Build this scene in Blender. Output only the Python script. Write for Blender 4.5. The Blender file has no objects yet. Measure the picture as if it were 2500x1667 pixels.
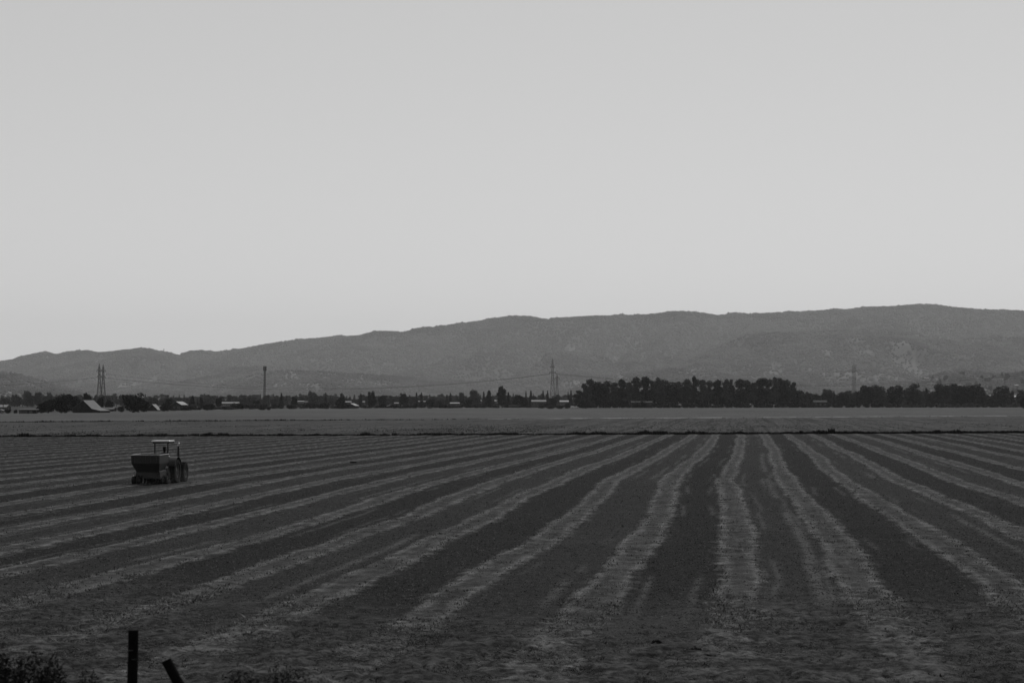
import bpy, bmesh, math, random
import numpy as np
from mathutils import Vector, Matrix
random.seed(7)
RNG = np.random.default_rng(11)
S = bpy.context.scene
COL = S.collection
R = math.radians

# ------------------------------------------------------------------ camera, sky, sun, exposure
H, F, HOR, CX = 5.8, 5000.0, 980.0, 1250.0      # eye height, focal length in photo pixels, horizon row, centre column
cam_d = bpy.data.cameras.new('camera'); cam = bpy.data.objects.new('camera', cam_d); COL.objects.link(cam)
cam.location = (0, 0, H); cam.rotation_euler = (R(90), 0, 0)
cam_d.sensor_width = 36; cam_d.lens = 72; cam_d.shift_y = (HOR - 833.5) / 2500
cam_d.clip_start = .5; cam_d.clip_end = 60000
cam_d.dof.use_dof = True; cam_d.dof.focus_distance = 320; cam_d.dof.aperture_fstop = 3.2
S.camera = cam

SUN_AZ, SUN_EL = 20, 50                          # degrees right of the view direction, above the horizon
world = bpy.data.worlds.new('World'); S.world = world; world.use_nodes = True
wn = world.node_tree.nodes; wl = world.node_tree.links; wn.clear()
sky = wn.new('ShaderNodeTexSky'); sky.sky_type = 'NISHITA'; sky.sun_disc = False
sky.sun_elevation = R(SUN_EL); sky.sun_rotation = R(SUN_AZ)
sky.air_density = 1.0; sky.dust_density = 0.5; sky.ozone_density = 1.0; sky.altitude = 0
bw = wn.new('ShaderNodeRGBToBW')                 # the photograph is black and white
flat = wn.new('ShaderNodeMath'); flat.operation = 'POWER'; flat.inputs[1].default_value = .47
gain = wn.new('ShaderNodeMath'); gain.operation = 'MULTIPLY'; gain.inputs[1].default_value = 2.12
bg = wn.new('ShaderNodeBackground'); bg.inputs[1].default_value = .12
wo = wn.new('ShaderNodeOutputWorld')
wl.new(sky.outputs[0], bw.inputs[0]); wl.new(bw.outputs[0], flat.inputs[0]); wl.new(flat.outputs[0], gain.inputs[0])
wl.new(gain.outputs[0], bg.inputs[0]); wl.new(bg.outputs[0], wo.inputs[0])

sd = bpy.data.lights.new('sun', 'SUN'); sun = bpy.data.objects.new('sun', sd); COL.objects.link(sun)
sd.energy = 2.0; sd.angle = R(.6); sd.color = (1, 1, 1)
dirv = Vector((math.sin(R(SUN_AZ)) * math.cos(R(SUN_EL)), math.cos(R(SUN_AZ)) * math.cos(R(SUN_EL)), math.sin(R(SUN_EL))))
sun.rotation_euler = dirv.to_track_quat('Z', 'Y').to_euler()
vs = S.view_settings; vs.view_transform = 'Standard'; vs.look = 'None'; vs.gamma = 1; vs.exposure = 0.0
vs.use_curve_mapping = False
HAZE = 2.35e-5

# ------------------------------------------------------------------ helpers
def gy(py): return H * F / (py - HOR)                       # ground distance of a photo row
def at(px, py, Y): return Vector(((px - CX) / F * Y, Y, H + (HOR - py) / F * Y))
def tag(o, label=None, cat=None, group=None, kind=None):
    if label: o['label'] = label
    if cat: o['category'] = cat
    if group: o['group'] = group
    if kind: o['kind'] = kind
    return o
def empty(name, loc, rz=0):
    o = bpy.data.objects.new(name, None); COL.objects.link(o); o.location = loc; o.rotation_euler = (0, 0, rz)
    o.empty_display_size = .5
    return o
def mesh_obj(name, me, m, parent=None, loc=(0, 0, 0), smooth=False):
    o = bpy.data.objects.new(name, me); COL.objects.link(o); o.location = loc
    if m and not me.materials: me.materials.append(m)
    if parent: o.parent = parent
    if smooth: me.polygons.foreach_set('use_smooth', [True] * len(me.polygons))
    return o
class MB:
    """collects simple solids, builds ONE mesh object"""
    def __init__(s): s.v = []; s.f = []
    def add(s, vs, fs):
        n = len(s.v); s.v += [tuple(p) for p in vs]; s.f += [tuple(n + i for i in f) for f in fs]
    def box(s, c, d, rz=0, taper=1.0, bev=0.0, rx=0, ry=0):
        x, y, z = d[0] / 2, d[1] / 2, d[2] / 2
        m = Matrix.Rotation(rz, 3, 'Z') @ Matrix.Rotation(ry, 3, 'Y') @ Matrix.Rotation(rx, 3, 'X'); c = Vector(c)
        if bev <= 0:
            P = [(sx * x * (taper if sz > 0 else 1), sy * y * (taper if sz > 0 else 1), sz * z) for sz in (-1, 1) for sx, sy in ((-1, -1), (1, -1), (1, 1), (-1, 1))]
            s.add([c + m @ Vector(p) for p in P], [(3, 2, 1, 0), (4, 5, 6, 7), (0, 1, 5, 4), (1, 2, 6, 5), (2, 3, 7, 6), (3, 0, 4, 7)])
        else:
            rings = []
            for zz, b in ((-z, bev), (-z + bev, 0), (z - bev, 0), (z, bev)):
                a, e = x - b, y - b; k = bev * .5
                rings.append([(-a + k, -e, zz), (a - k, -e, zz), (a, -e + k, zz), (a, e - k, zz), (a - k, e, zz), (-a + k, e, zz), (-a, e - k, zz), (-a, -e + k, zz)])
            P = [c + m @ Vector(p) for r in rings for p in r]
            fs = [tuple(range(7, -1, -1)), tuple(range(24, 32))]
            for r in range(3):
                for i in range(8):
                    j = (i + 1) % 8; fs.append((r * 8 + i, r * 8 + j, r * 8 + 8 + j, r * 8 + 8 + i))
            s.add(P, fs)
        return s
    def tube(s, pts, rad, n=8, cap=True):
        pts = [Vector(p) for p in pts]; rad = rad if isinstance(rad, (list, tuple)) else [rad] * len(pts)
        rings = []
        for i, p in enumerate(pts):
            d = (pts[min(i + 1, len(pts) - 1)] - pts[max(i - 1, 0)]).normalized()
            a = d.cross(Vector((0, 0, 1)) if abs(d.z) < .95 else Vector((0, 1, 0))).normalized(); b = d.cross(a)
            rings.append([p + rad[i] * (math.cos(t) * a + math.sin(t) * b) for t in [2 * math.pi * k / n for k in range(n)]])
        fs = []
        for i in range(len(pts) - 1):
            for k in range(n):
                j = (k + 1) % n; fs.append((i * n + k, i * n + j, (i + 1) * n + j, (i + 1) * n + k))
        if cap: fs += [tuple(range(n - 1, -1, -1)), tuple(range((len(pts) - 1) * n, len(pts) * n))]
        s.add([p for r in rings for p in r], fs); return s
    def lathe(s, prof, c=(0, 0, 0), axis='X', n=32):
        """prof: list of (radius, offset along axis)"""
        V = []
        for r, o in prof:
            for k in range(n):
                a = 2 * math.pi * k / n; u, w = r * math.cos(a), r * math.sin(a)
                V.append(Vector(c) + (Vector((o, u, w)) if axis == 'X' else Vector((u, w, o))))
        fs = []
        for i in range(len(prof) - 1):
            for k in range(n):
                j = (k + 1) % n; fs.append((i * n + k, i * n + j, (i + 1) * n + j, (i + 1) * n + k))
        s.add(V, fs); return s
    def mesh(s, name, m=None):
        me = bpy.data.meshes.new(name); me.from_pydata(s.v, [], s.f); me.update()
        if m: me.materials.append(m)
        return me
    def build(s, name, m, parent=None, loc=(0, 0, 0), smooth=False):
        return mesh_obj(name, s.mesh(name, m), None, parent, loc, smooth)
def grid_mesh(name, P, attrs=None, smooth=True):
    """P: (rows, cols, 3) array -> mesh with named float attributes"""
    r, c, _ = P.shape
    me = bpy.data.meshes.new(name)
    idx = np.arange(r * c).reshape(r, c)
    q = np.stack([idx[:-1, :-1], idx[:-1, 1:], idx[1:, 1:], idx[1:, :-1]], -1).reshape(-1, 4)
    me.vertices.add(r * c); me.vertices.foreach_set('co', P.reshape(-1).astype(np.float32))
    me.loops.add(q.size); me.loops.foreach_set('vertex_index', q.reshape(-1).astype(np.int32))
    me.polygons.add(len(q)); me.polygons.foreach_set('loop_start', (np.arange(len(q)) * 4).astype(np.int32))
    me.polygons.foreach_set('loop_total', np.full(len(q), 4, np.int32))
    me.polygons.foreach_set('use_smooth', np.full(len(q), smooth, bool))
    me.update(calc_edges=True); me.validate()
    for k, a in (attrs or {}).items():
        at_ = me.attributes.new(k, 'FLOAT', 'POINT'); at_.data.foreach_set('value', a.reshape(-1).astype(np.float32))
    return me
def tris_mesh(name, V, nv=3):
    """V: (n, nv, 3) loose faces"""
    n = len(V); me = bpy.data.meshes.new(name)
    me.vertices.add(n * nv); me.vertices.foreach_set('co', V.reshape(-1).astype(np.float32))
    me.loops.add(n * nv); me.loops.foreach_set('vertex_index', np.arange(n * nv, dtype=np.int32))
    me.polygons.add(n); me.polygons.foreach_set('loop_start', (np.arange(n) * nv).astype(np.int32))
    me.polygons.foreach_set('loop_total', np.full(n, nv, np.int32))
    me.update(calc_edges=True)
    return me
_lat = np.random.default_rng(5).random((256, 256))
def vnoise(x, y):
    x = np.asarray(x, float); y = np.asarray(y, float)
    xi = np.floor(x).astype(int); yi = np.floor(y).astype(int); fx = x - xi; fy = y - yi
    fx = fx * fx * (3 - 2 * fx); fy = fy * fy * (3 - 2 * fy)
    a = _lat[xi & 255, yi & 255]; b = _lat[(xi + 1) & 255, yi & 255]; c = _lat[xi & 255, (yi + 1) & 255]; d = _lat[(xi + 1) & 255, (yi + 1) & 255]
    return (a * (1 - fx) + b * fx) * (1 - fy) + (c * (1 - fx) + d * fx) * fy
def fbm(x, y, o=4):
    t = 0; a = 1; n = 0
    for i in range(o): t = t + a * vnoise(x * 2 ** i + 17.3 * i, y * 2 ** i + 5.1 * i); n += a; a *= .5
    return t / n * 2 - 1
def sstep(a, b, x):
    t = np.clip((np.asarray(x, float) - a) / (b - a), 0, 1); return t * t * (3 - 2 * t)

# ------------------------------------------------------------------ materials (all neutral: the photograph has no colour)
class NT:
    def __init__(s, name, rough=.9, spec=.15, metal=0):
        s.m = bpy.data.materials.new(name); s.m.use_nodes = True; s.t = s.m.node_tree; s.N = s.t.nodes; s.L = s.t.links
        s.b = s.N['Principled BSDF']; s.b.inputs['Roughness'].default_value = rough
        s.b.inputs['Specular IOR Level'].default_value = spec; s.b.inputs['Metallic'].default_value = metal
        s.co = None
    def inp(s, sock, v):
        if hasattr(v, 'is_linked') or hasattr(v, 'links'): s.L.new(v, sock)
        else: sock.default_value = v
    def pos(s, kind='Object'):
        if kind == 'World':
            g = s.N.new('ShaderNodeNewGeometry'); return g.outputs['Position']
        c = s.N.new('ShaderNodeTexCoord'); return c.outputs[kind]
    def mapping(s, vec, scale=(1, 1, 1), rot=(0, 0, 0)):
        n = s.N.new('ShaderNodeMapping'); n.inputs['Scale'].default_value = scale; n.inputs['Rotation'].default_value = rot
        s.L.new(vec, n.inputs['Vector']); return n.outputs[0]
    def noise(s, vec, scale, detail=4, rough=.55, dist=0):
        n = s.N.new('ShaderNodeTexNoise'); n.inputs['Scale'].default_value = scale; n.inputs['Detail'].default_value = detail
        n.inputs['Roughness'].default_value = rough; n.inputs['Distortion'].default_value = dist
        s.L.new(vec, n.inputs['Vector']); return n.outputs[0]
    def voro(s, vec, scale):
        n = s.N.new('ShaderNodeTexVoronoi'); n.inputs['Scale'].default_value = scale; s.L.new(vec, n.inputs['Vector']); return n.outputs['Distance']
    def math(s, op, a, b=0.0, c=None, clamp=False):
        n = s.N.new('ShaderNodeMath'); n.operation = op; n.use_clamp = clamp
        s.inp(n.inputs[0], a); s.inp(n.inputs[1], b)
        if c is not None: s.inp(n.inputs[2], c)
        return n.outputs[0]
    def rng(s, v, a, b, lo=0.0, hi=1.0, smooth=True):
        n = s.N.new('ShaderNodeMapRange'); n.interpolation_type = 'SMOOTHSTEP' if smooth else 'LINEAR'
        s.inp(n.inputs['Value'], v); n.inputs['From Min'].default_value = a; n.inputs['From Max'].default_value = b
        s.inp(n.inputs['To Min'], lo); s.inp(n.inputs['To Max'], hi); return n.outputs[0]
    def mix(s, f, a, b):                                     # scalar mix
        n = s.N.new('ShaderNodeMix'); n.data_type = 'FLOAT'; s.inp(n.inputs[0], f); s.inp(n.inputs[2], a); s.inp(n.inputs[3], b); return n.outputs[0]
    def attr(s, name):
        n = s.N.new('ShaderNodeAttribute'); n.attribute_name = name; return n.outputs['Fac']
    def rand(s):
        n = s.N.new('ShaderNodeObjectInfo'); return n.outputs['Random']
    def grey(s, v): s.L.new(v, s.b.inputs['Base Color'])
    def bump(s, h, strength=.5, dist=.05):
        n = s.N.new('ShaderNodeBump'); n.inputs['Strength'].default_value = strength; n.inputs['Distance'].default_value = dist
        s.L.new(h, n.inputs['Height']); s.L.new(n.outputs[0], s.b.inputs['Normal'])
def plain(name, v, rough=.8, spec=.2, var=.25, scale=6, metal=0, bump=0):
    t = NT(name, rough, spec, metal); n = t.noise(t.pos(), scale, 5, .6)
    t.grey(t.rng(n, .3, .7, v * (1 - var), v * (1 + var)))
    if bump: t.bump(n, bump, .02)
    return t.m
def foliage(name, v, var=.35, scale=.35):
    t = NT(name, .75, .12)
    n = t.noise(t.pos(), scale, 3, .6); k = t.rng(n, .3, .7, v * (1 - var), v * (1 + var))
    t.grey(t.math('MULTIPLY', k, t.rng(t.rand(), 0, 1, .8, 1.25)))
    return t.m
M = {}
M['bark'] = plain('bark', .05, var=.4, scale=3)
M['leaf_dark'] = foliage('leaf_dark', .008)
M['leaf_mid'] = foliage('leaf_mid', .013)
M['leaf_pale'] = foliage('leaf_pale', .034)
M['scrub'] = foliage('scrub', .055)
M['weed'] = foliage('weed', .022)
M['weed_dark'] = foliage('weed_dark', .008, scale=2)
t = NT('hill_tree', .8, .1); p = t.pos('World')
n_ = t.noise(t.mapping(p, (.0022, .0009, .004)), 1, 5, .62); n2_ = t.noise(t.mapping(p, (.011, .004, .02)), 1, 3, .6)
t.grey(t.math('MULTIPLY', t.math('MULTIPLY', t.rng(n_, .36, .64, .050, .125), t.rng(n2_, .3, .7, .78, 1.22)), t.rng(t.rand(), 0, 1, .8, 1.2)))
M['hill_tree'] = t.m
M['steel'] = plain('galvanised_steel', .09, .6, .4, metal=.3)
M['mast'] = plain('mast_steel', .035, .6, .3)
M['wire'] = plain('wire', .03, .6, .3)
M['paint_dark'] = plain('dark_paint', .011, .45, .4, .3, 2)
M['paint_mid'] = plain('hopper_paint', .013, .5, .35, .3, 1.5)
M['rim_paint'] = plain('wheel_rim_paint', .045, .5, .4, .3, 3)
M['metal_edge'] = plain('bright_steel', .42, .35, .5, .25, 5, metal=.3)  # pale steel, not wear; on the exhaust tip it stands for a highlight
M['roof_white'] = plain('canopy_white', .5, .4, .4, .15, 3)
M['rubber'] = plain('tyre_rubber', .016, .9, .1, .3, 8)
M['rust'] = plain('sooty_steel', .02, .7, .2, .3, 6)
M['cloth'] = plain('dark_cloth', .012, .95, .05)
M['skin'] = plain('skin', .12, .6, .3)
M['post'] = plain('creosote_post', .004, .95, .05, .4, 14, bump=.3)
M['tie'] = plain('wire_tie', .05, .5, .5, metal=.5)
M['wall_dark'] = plain('weathered_board', .022, .9, .1, .4, .8)
M['wall_mid'] = plain('render_grey', .07, .9, .1, .3, .5)
M['wall_pale'] = plain('render_pale', .15, .9, .1, .25, .5)
M['roof_grey'] = plain('sheet_roof', .05, .6, .3, .25, .5)
M['roof_pale'] = plain('sheet_roof_pale', .16, .6, .3, .2, .5)
M['roof_dark'] = plain('shingle_roof', .045, .9, .1, .3, .8)
M['glass'] = plain('window_glass', .01, .15, .5)
M['car_pale'] = plain('pale_car_paint', .45, .3, .5, .05)
M['dirt'] = plain('bank_dirt', .17, .95, .05, .35, .2)

# ------------------------------------------------------------------ ground
TAN = .1124                                                 # direction of the field rows: x gained per metre forward
EDGE_A, EDGE_S = 351.4, .2213
def edgeY(t): return EDGE_A / (1 - EDGE_S * t)              # the weedy boundary, for a bearing t = X / Y
def edgeYX(X): return EDGE_A + EDGE_S * X
def trackYX(X): return 667 + .691 * X                       # the low bank across the far field

def wiggle(Y): return np.interp(Y, [40, 65, 80, 102, 125, 148, 175, 220, 290, 350], [.1, .25, .3, .2, -.2, -.5, -.38, -.05, .2, .1])
rows, cols = 380, 900
tt = np.linspace(-.42, .42, cols)[None, :]
ss = np.linspace(0, 1, rows)[:, None]
Yf = 1 / ((1 - ss) / 37.5 + ss / edgeY(tt)); Xf = tt * Yf
u = Xf - TAN * Yf
def strips(X, Y):
    """signed distance into the nearest strip of cut residue, and its index terms"""
    u = X - TAN * Y
    kk = np.round((u + .45) / 4.1)
    uw = u + .45 - wiggle(Y) * (1 + np.clip(-u, 0, 14) / 14 * .55) - .30 * fbm(Y / 30, kk * 7.7, 2) - .13 * fbm(Y / 6, kk * 3.3, 3)
    k = np.round(uw / 4.1); d = uw - 4.1 * k; sg = np.sign(d)
    hw = .81 + .26 * fbm(Y / 17, k * 5.1 + sg * 1.3, 2) + .16 * fbm(Y / 3.4, k * 9.1 + sg * 2.6, 3)
    return hw - np.abs(d), uw, d, hw, k
sdist, uw, d, halfw, k = strips(Xf, Yf)
strip = sstep(-.25, .35, sdist)
edgeb = np.exp(-((np.abs(d) - (halfw - .28)) / .20) ** 2)             # the two brighter swaths of a strip
gapk = np.floor(uw / 4.1)                                   # gaps between strips alternate in tone
gap = (np.mod(gapk, 2) == 0).astype(float)
streak = np.exp(-((uw - 4.1 * (gapk + .65) + .12 * fbm(Yf / 9, gapk * 3.7, 2)) / .20) ** 2) * gap * np.clip(sstep(.05, .3, fbm(Yf / 16, gapk * 11.3 + 40, 2) + .05) + 1.6 * (gapk == 0) * sstep(52, 62, Yf) * sstep(108, 100, Yf), 0, 1.5)
lim = 56 + 9 * fbm(Xf / 6, Yf / 14, 3) - .12 * u
side = np.exp(-((np.abs(d) - 1.22 - .15 * fbm(Yf / 8, k * 2.9 + 60, 2)) / .13) ** 2) * sstep(.0, .4, fbm(Yf / 12, k * 6.1 + np.sign(d) * 3 + 80, 2)) * .8
streak = np.maximum(streak, side)
rough = 1 - sstep(-7, 9, Yf - lim)                          # rough turf next to the embankment
# real relief: strips stand a few cm proud, the turf is lumpy
Z = .035 * strip * (1 - rough) + .02 * fbm(Xf * 1.2, Yf * 1.2, 3) + rough * (.09 * fbm(Xf * .8, Yf * .5, 4) + .06 * fbm(Xf * 2.6, Yf * 2.2, 3))
Z += .035 * strip * fbm(Xf * 2.5, Yf * 1.5, 3) * (1 - rough)
Z += rough * (.05 * fbm(Xf * 5.1, Yf * 3.3, 3) - .10 * sstep(.25, .6, fbm(Xf * 1.9 + 30, Yf * 1.1, 3)))
Z += .06
me = grid_mesh('striped_field', np.stack([Xf, Yf, Z], -1), {'sd': sdist, 'edgeb': edgeb, 'gap': gap, 'streak': streak, 'rough': rough, 'bare': sstep(1.1, .5, np.hypot((Xf - 3.6 - .25 * (Yf - 56) * .1) / 1.9, (Yf - 56) / 9) + .4 * fbm(Xf, Yf / 2, 3)) + 0 * rough})
t = NT('striped_field', .95, .05); p = t.pos('World')
uv = t.mapping(p, (1, 1, 1), (0, 0, math.atan(TAN)))
nf = t.noise(p, 3.2, 6, .7); nm = t.noise(p, .9, 5, .65); nb = t.noise(p, .09, 4, .6)
nrow = t.noise(t.mapping(uv, (5.5, .22, 1)), 1, 4, .6)
nfar = t.noise(t.mapping(uv, (2.2, .06, 1)), 1, 5, .7)
sdn = t.math('ADD', t.attr('sd'), t.math('MULTIPLY', t.math('SUBTRACT', nm, .5), 1.3))
sdn = t.math('ADD', sdn, t.math('MULTIPLY', t.math('SUBTRACT', nrow, .5), .5))
mask = t.rng(sdn, -.12, .26)
soil = t.math('ADD', .0125, t.math('MULTIPLY', t.attr('gap'), .010))
soil = t.math('MULTIPLY', soil, t.rng(nf, .3, .7, .62, 1.4)); soil = t.math('MULTIPLY', soil, t.rng(nrow, .3, .7, .85, 1.18))
straw = t.mix(t.attr('edgeb'), .048, .092)
straw = t.math('MULTIPLY', straw, t.rng(nf, .3, .7, .5, 1.5)); straw = t.math('MULTIPLY', straw, t.rng(nm, .34, .66, .68, 1.3)); straw = t.math('MULTIPLY', straw, t.rng(nrow, .3, .7, .8, 1.2))
base = t.mix(mask, soil, straw)
stk = t.math('MULTIPLY', t.attr('streak'), t.rng(nm, .34, .52), clamp=True)
base = t.mix(t.math('MULTIPLY', stk, .9), base, .076)
base = t.math('MULTIPLY', base, t.rng(nb, .3, .7, .88, 1.12)); base = t.math('MULTIPLY', base, t.rng(nm, .3, .7, .86, 1.14))
turf = t.mix(t.rng(nm, .33, .66), .030, .062); turf = t.mix(t.rng(t.noise(p, .35, 5, .65), .35, .65), t.math('MULTIPLY', turf, .72), t.math('MULTIPLY', turf, 1.25))
turf = t.math('MULTIPLY', turf, t.rng(nf, .35, .65, .28, 1.8)); turf = t.math('MULTIPLY', turf, t.mix(mask, .78, 1.3))
turf = t.mix(t.math('MULTIPLY', t.attr('bare'), .8), turf, .050)
base = t.mix(t.attr('rough'), base, turf)
t.grey(base)
hh = t.math('ADD', t.math('MULTIPLY', nf, 1.0), t.math('MULTIPLY', nm, .8)); t.bump(hh, 1.0, .16)
o = mesh_obj('striped_field', me, t.m); tag(o, 'dark cultivated field with pale wavy strips converging towards the boundary', kind='structure')

# the far field, beyond the weedy boundary
rows, cols = 260, 420
tt = np.linspace(-.42, .42, cols)[None, :]; ss = np.linspace(0, 1, rows)[:, None]
y0 = edgeY(tt) + .4; y1 = np.interp(tt, [-.42, -.25, -.16, -.12, -.07, .01, .15, .25, .42], [930, 1012, 1275, 1540, 1690, 1830, 1985, 2110, 2300]) * np.ones_like(ss)
Yf = 1 / ((1 - ss) / y0 + ss / y1); Xf = tt * Yf
dt = (Yf - trackYX(Xf)) / math.hypot(1, .691)
Z = .05 + .12 * fbm(Xf / 30, Yf / 60, 3)
sw = sstep(.1, .5, fbm(Xf / 60, (Yf - 460) / 45, 3)) * sstep(0, 60, Xf)
me = grid_mesh('far_field', np.stack([Xf, Yf, Z], -1), {'trk': dt, 'swirl': sw})
t = NT('far_field', .95, .05); p = t.pos('World'); uv = t.mapping(p, (1, 1, 1), (0, 0, math.atan(TAN)))
n1 = t.noise(t.mapping(uv, (1.6, .035, 1)), 1, 6, .75); n2 = t.noise(t.mapping(uv, (.22, .010, 1)), 1, 4, .6)
n3 = t.noise(t.mapping(p, (.012, .006, 1)), 1, 4, .6); n4 = t.noise(t.mapping(uv, (.55, .004, 1)), 1, 2, .5)
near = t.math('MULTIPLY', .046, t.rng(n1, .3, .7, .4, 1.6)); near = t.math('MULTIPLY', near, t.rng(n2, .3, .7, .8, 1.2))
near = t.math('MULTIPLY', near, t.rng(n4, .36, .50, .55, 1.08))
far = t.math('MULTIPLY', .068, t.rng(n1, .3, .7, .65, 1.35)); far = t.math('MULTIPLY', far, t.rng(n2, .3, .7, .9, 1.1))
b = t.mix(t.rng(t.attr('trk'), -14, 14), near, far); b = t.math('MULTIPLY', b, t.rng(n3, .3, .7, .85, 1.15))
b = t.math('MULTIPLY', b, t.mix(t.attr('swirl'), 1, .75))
t.grey(b); t.bump(n1, .5, .2)
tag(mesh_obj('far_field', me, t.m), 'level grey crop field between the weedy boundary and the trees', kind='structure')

# valley floor: one sheet under everything to beyond the hills
xs = np.concatenate([np.linspace(-13500, -1500, 16), np.linspace(-1400, 1400, 60), np.linspace(1500, 13500, 16)])
ys = np.concatenate([np.linspace(-2500, -200, 8), np.linspace(-100, 1800, 30), np.linspace(1900, 24000, 60)])
X, Y = np.meshgrid(xs, ys)
Zg = -.35 + 0 * X
me = grid_mesh('valley_floor', np.stack([X, Y, Zg], -1))
t = NT('valley_floor', .95, .05); p = t.pos('World')
a = t.noise(t.mapping(p, (.01, .002, 1)), 1, 5, .6)
t.grey(t.rng(a, .35, .65, .02, .05)); tag(mesh_obj('valley_floor', me, t.m), 'flat valley floor under the fields and far trees', kind='structure')

# railway embankment the picture is taken from (below the frame), carrying the old fence posts
ex = np.linspace(-60, 60, 160); ey = np.array([-12, -4, 4, 10, 15, 19, 22, 24, 26, 29, 32, 35, 38, 41.0])
ez = np.array([2.3, 2.5, 2.5, 2.3, 2.1, 2.0, 2.0, 1.95, 1.7, 1.15, .62, .22, -.08, -.3])
X, Y = np.meshgrid(ex, ey); Zg = ez[:, None] + .07 * fbm(X / 1.5, Y / 1.5, 3) * (ez[:, None] > 0)
me = grid_mesh('embankment', np.stack([X, Y, Zg], -1))
tag(mesh_obj('embankment', me, plain('embankment_earth', .045, .95, .05, .4, 2)), 'rough grassy railway embankment in the foreground', kind='structure')

# low bank of pale dirt across the far field
xs = np.linspace(-330, 420, 500); L = math.hypot(1, .691); nx, ny = -.691 / L, 1 / L
prof = np.array([[-2.4, 0], [-1.2, .22], [-.3, .40], [.4, .40], [1.2, .2], [2.4, 0]])
hv = .75 + .45 * fbm(xs / 9, xs * 0, 3)
P = np.zeros((len(prof), len(xs), 3))
for i, (o_, z_) in enumerate(prof):
    P[i, :, 0] = xs + nx * o_; P[i, :, 1] = trackYX(xs) + ny * o_; P[i, :, 2] = .06 + z_ * hv * np.where(xs < -20, .7, 1.0)
me = grid_mesh('dirt_bank', P, {'side': np.broadcast_to(xs[None, :], P.shape[:2]) * 1.0})
t = NT('dirt_bank', .95, .05); p = t.pos('World'); n = t.noise(p, .12, 4, .6)
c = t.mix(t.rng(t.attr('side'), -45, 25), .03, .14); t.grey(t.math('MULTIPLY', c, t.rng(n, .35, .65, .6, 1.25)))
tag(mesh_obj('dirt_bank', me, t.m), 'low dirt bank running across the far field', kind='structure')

# dry pale verge where the fields end, left of the tallest row
vp = np.linspace(430, 1330, 400); vY = np.interp(vp, [-200, 0, 450, 650, 900, 1300, 2000], [960, 1000, 1261, 1526, 1657, 1812, 1959]) - 14
P = np.zeros((5, 400, 3)); vh = np.clip(.55 + .5 * fbm(vp / 14, vp * 0 + 3, 3), .12, 1)
for i, (o_, z_) in enumerate([(-2.5, 0), (-1, .6), (0, .85), (1, .6), (2.5, 0)]):
    P[i, :, 0] = (vp - CX) / F * (vY + o_); P[i, :, 1] = vY + o_; P[i, :, 2] = -.1 + z_ * vh
tag(mesh_obj('dry_verge', grid_mesh('dry_verge', P), plain('dry_verge', .085, .95, .05, .5, .05)), 'low pale grassy verge along the far end of the fields', kind='structure')

# ------------------------------------------------------------------ hills
CX_ = 1250
def prof_i(px, table): return np.interp(px, [a for a, b in table], [b for a, b in table])
MAIN = [(-500, 895), (-200, 890), (0, 883), (32, 878), (69, 867), (112, 859), (138, 866), (181, 859), (213, 856), (239, 862), (266, 860), (298, 856), (340, 851), (383, 857), (415, 864), (438, 868), (462, 858), (494, 856), (523, 862), (553, 858), (585, 853), (638, 843), (691, 834), (744, 829), (824, 822), (872, 821), (914, 810), (951, 809), (983, 812), (1010, 804), (1063, 799), (1116, 791), (1169, 784), (1222, 776), (1250, 772), (1292, 773), (1340, 781), (1383, 776), (1431, 773), (1505, 771), (1569, 769), (1622, 764), (1664, 761), (1718, 765), (1750, 771), (1792, 766), (1835, 768), (1914, 763), (1994, 759), (2068, 756), (2111, 751), (2180, 749), (2244, 743), (2281, 744), (2339, 752), (2393, 756), (2500, 760), (2700, 772), (3000, 790)]
FRONT = [(1500, 985), (1580, 935), (1700, 870), (1824, 818), (1900, 812), (1983, 811), (2068, 806), (2121, 811), (2207, 821), (2313, 830), (2419, 845), (2500, 862), (2700, 880), (3000, 900)]
SPUR = [(440, 990), (480, 962), (553, 934), (627, 913), (686, 905), (776, 907), (850, 912), (950, 918), (1060, 926), (1200, 938), (1350, 960), (1450, 990)]
SPUR2 = [(1250, 990), (1400, 950), (1520, 915), (1640, 900), (1760, 912), (1850, 935), (1960, 960), (2100, 945), (2250, 925), (2400, 915), (2600, 910), (3000, 930)]
LEFT = [(-500, 890), (-200, 898), (0, 910), (43, 915), (106, 931), (159, 947), (197, 958), (240, 985)]
LOW = [(2080, 992), (2170, 955), (2270, 920), (2313, 910), (2347, 905), (2372, 910), (2423, 916), (2474, 914), (2500, 910), (2700, 905), (3000, 915)]
HK = 1.7                                                    # all hill distances below are multiplied by this
def ridge(px, Y, table, R0, Y0, sharp, seed, back=2500, gully=.72):
    R0, Y0, back = R0 * HK, Y0 * HK, back * HK
    Rr = R0 + 400 * fbm(px / 220.0, 0 * px + seed, 2)
    zr = np.maximum(0, H + (HOR - prof_i(px, table)) / F * Rr)
    tt = np.clip((Y - Y0) / (Rr - Y0), 0, 1)
    X = (px - CX) / F * Y
    g = 1 - np.abs(fbm(X / 640 + seed + .25 * fbm(X / 1500, Y / 1500, 2) * 3, Y / 3600 + seed, 4)) * 2
    g2 = fbm(X / 260 + seed * 3, Y / 420, 3)
    up = tt ** sharp
    hgt = zr * up * (1 - gully * np.clip(g, 0, 1) * (4 * tt * (1 - tt)) - .10 * g2 * (4 * tt * (1 - tt)))
    dn = zr * np.clip(1 - (Y - Rr) / back, 0, 1)
    return np.where(Y > Rr, dn, hgt)
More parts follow.
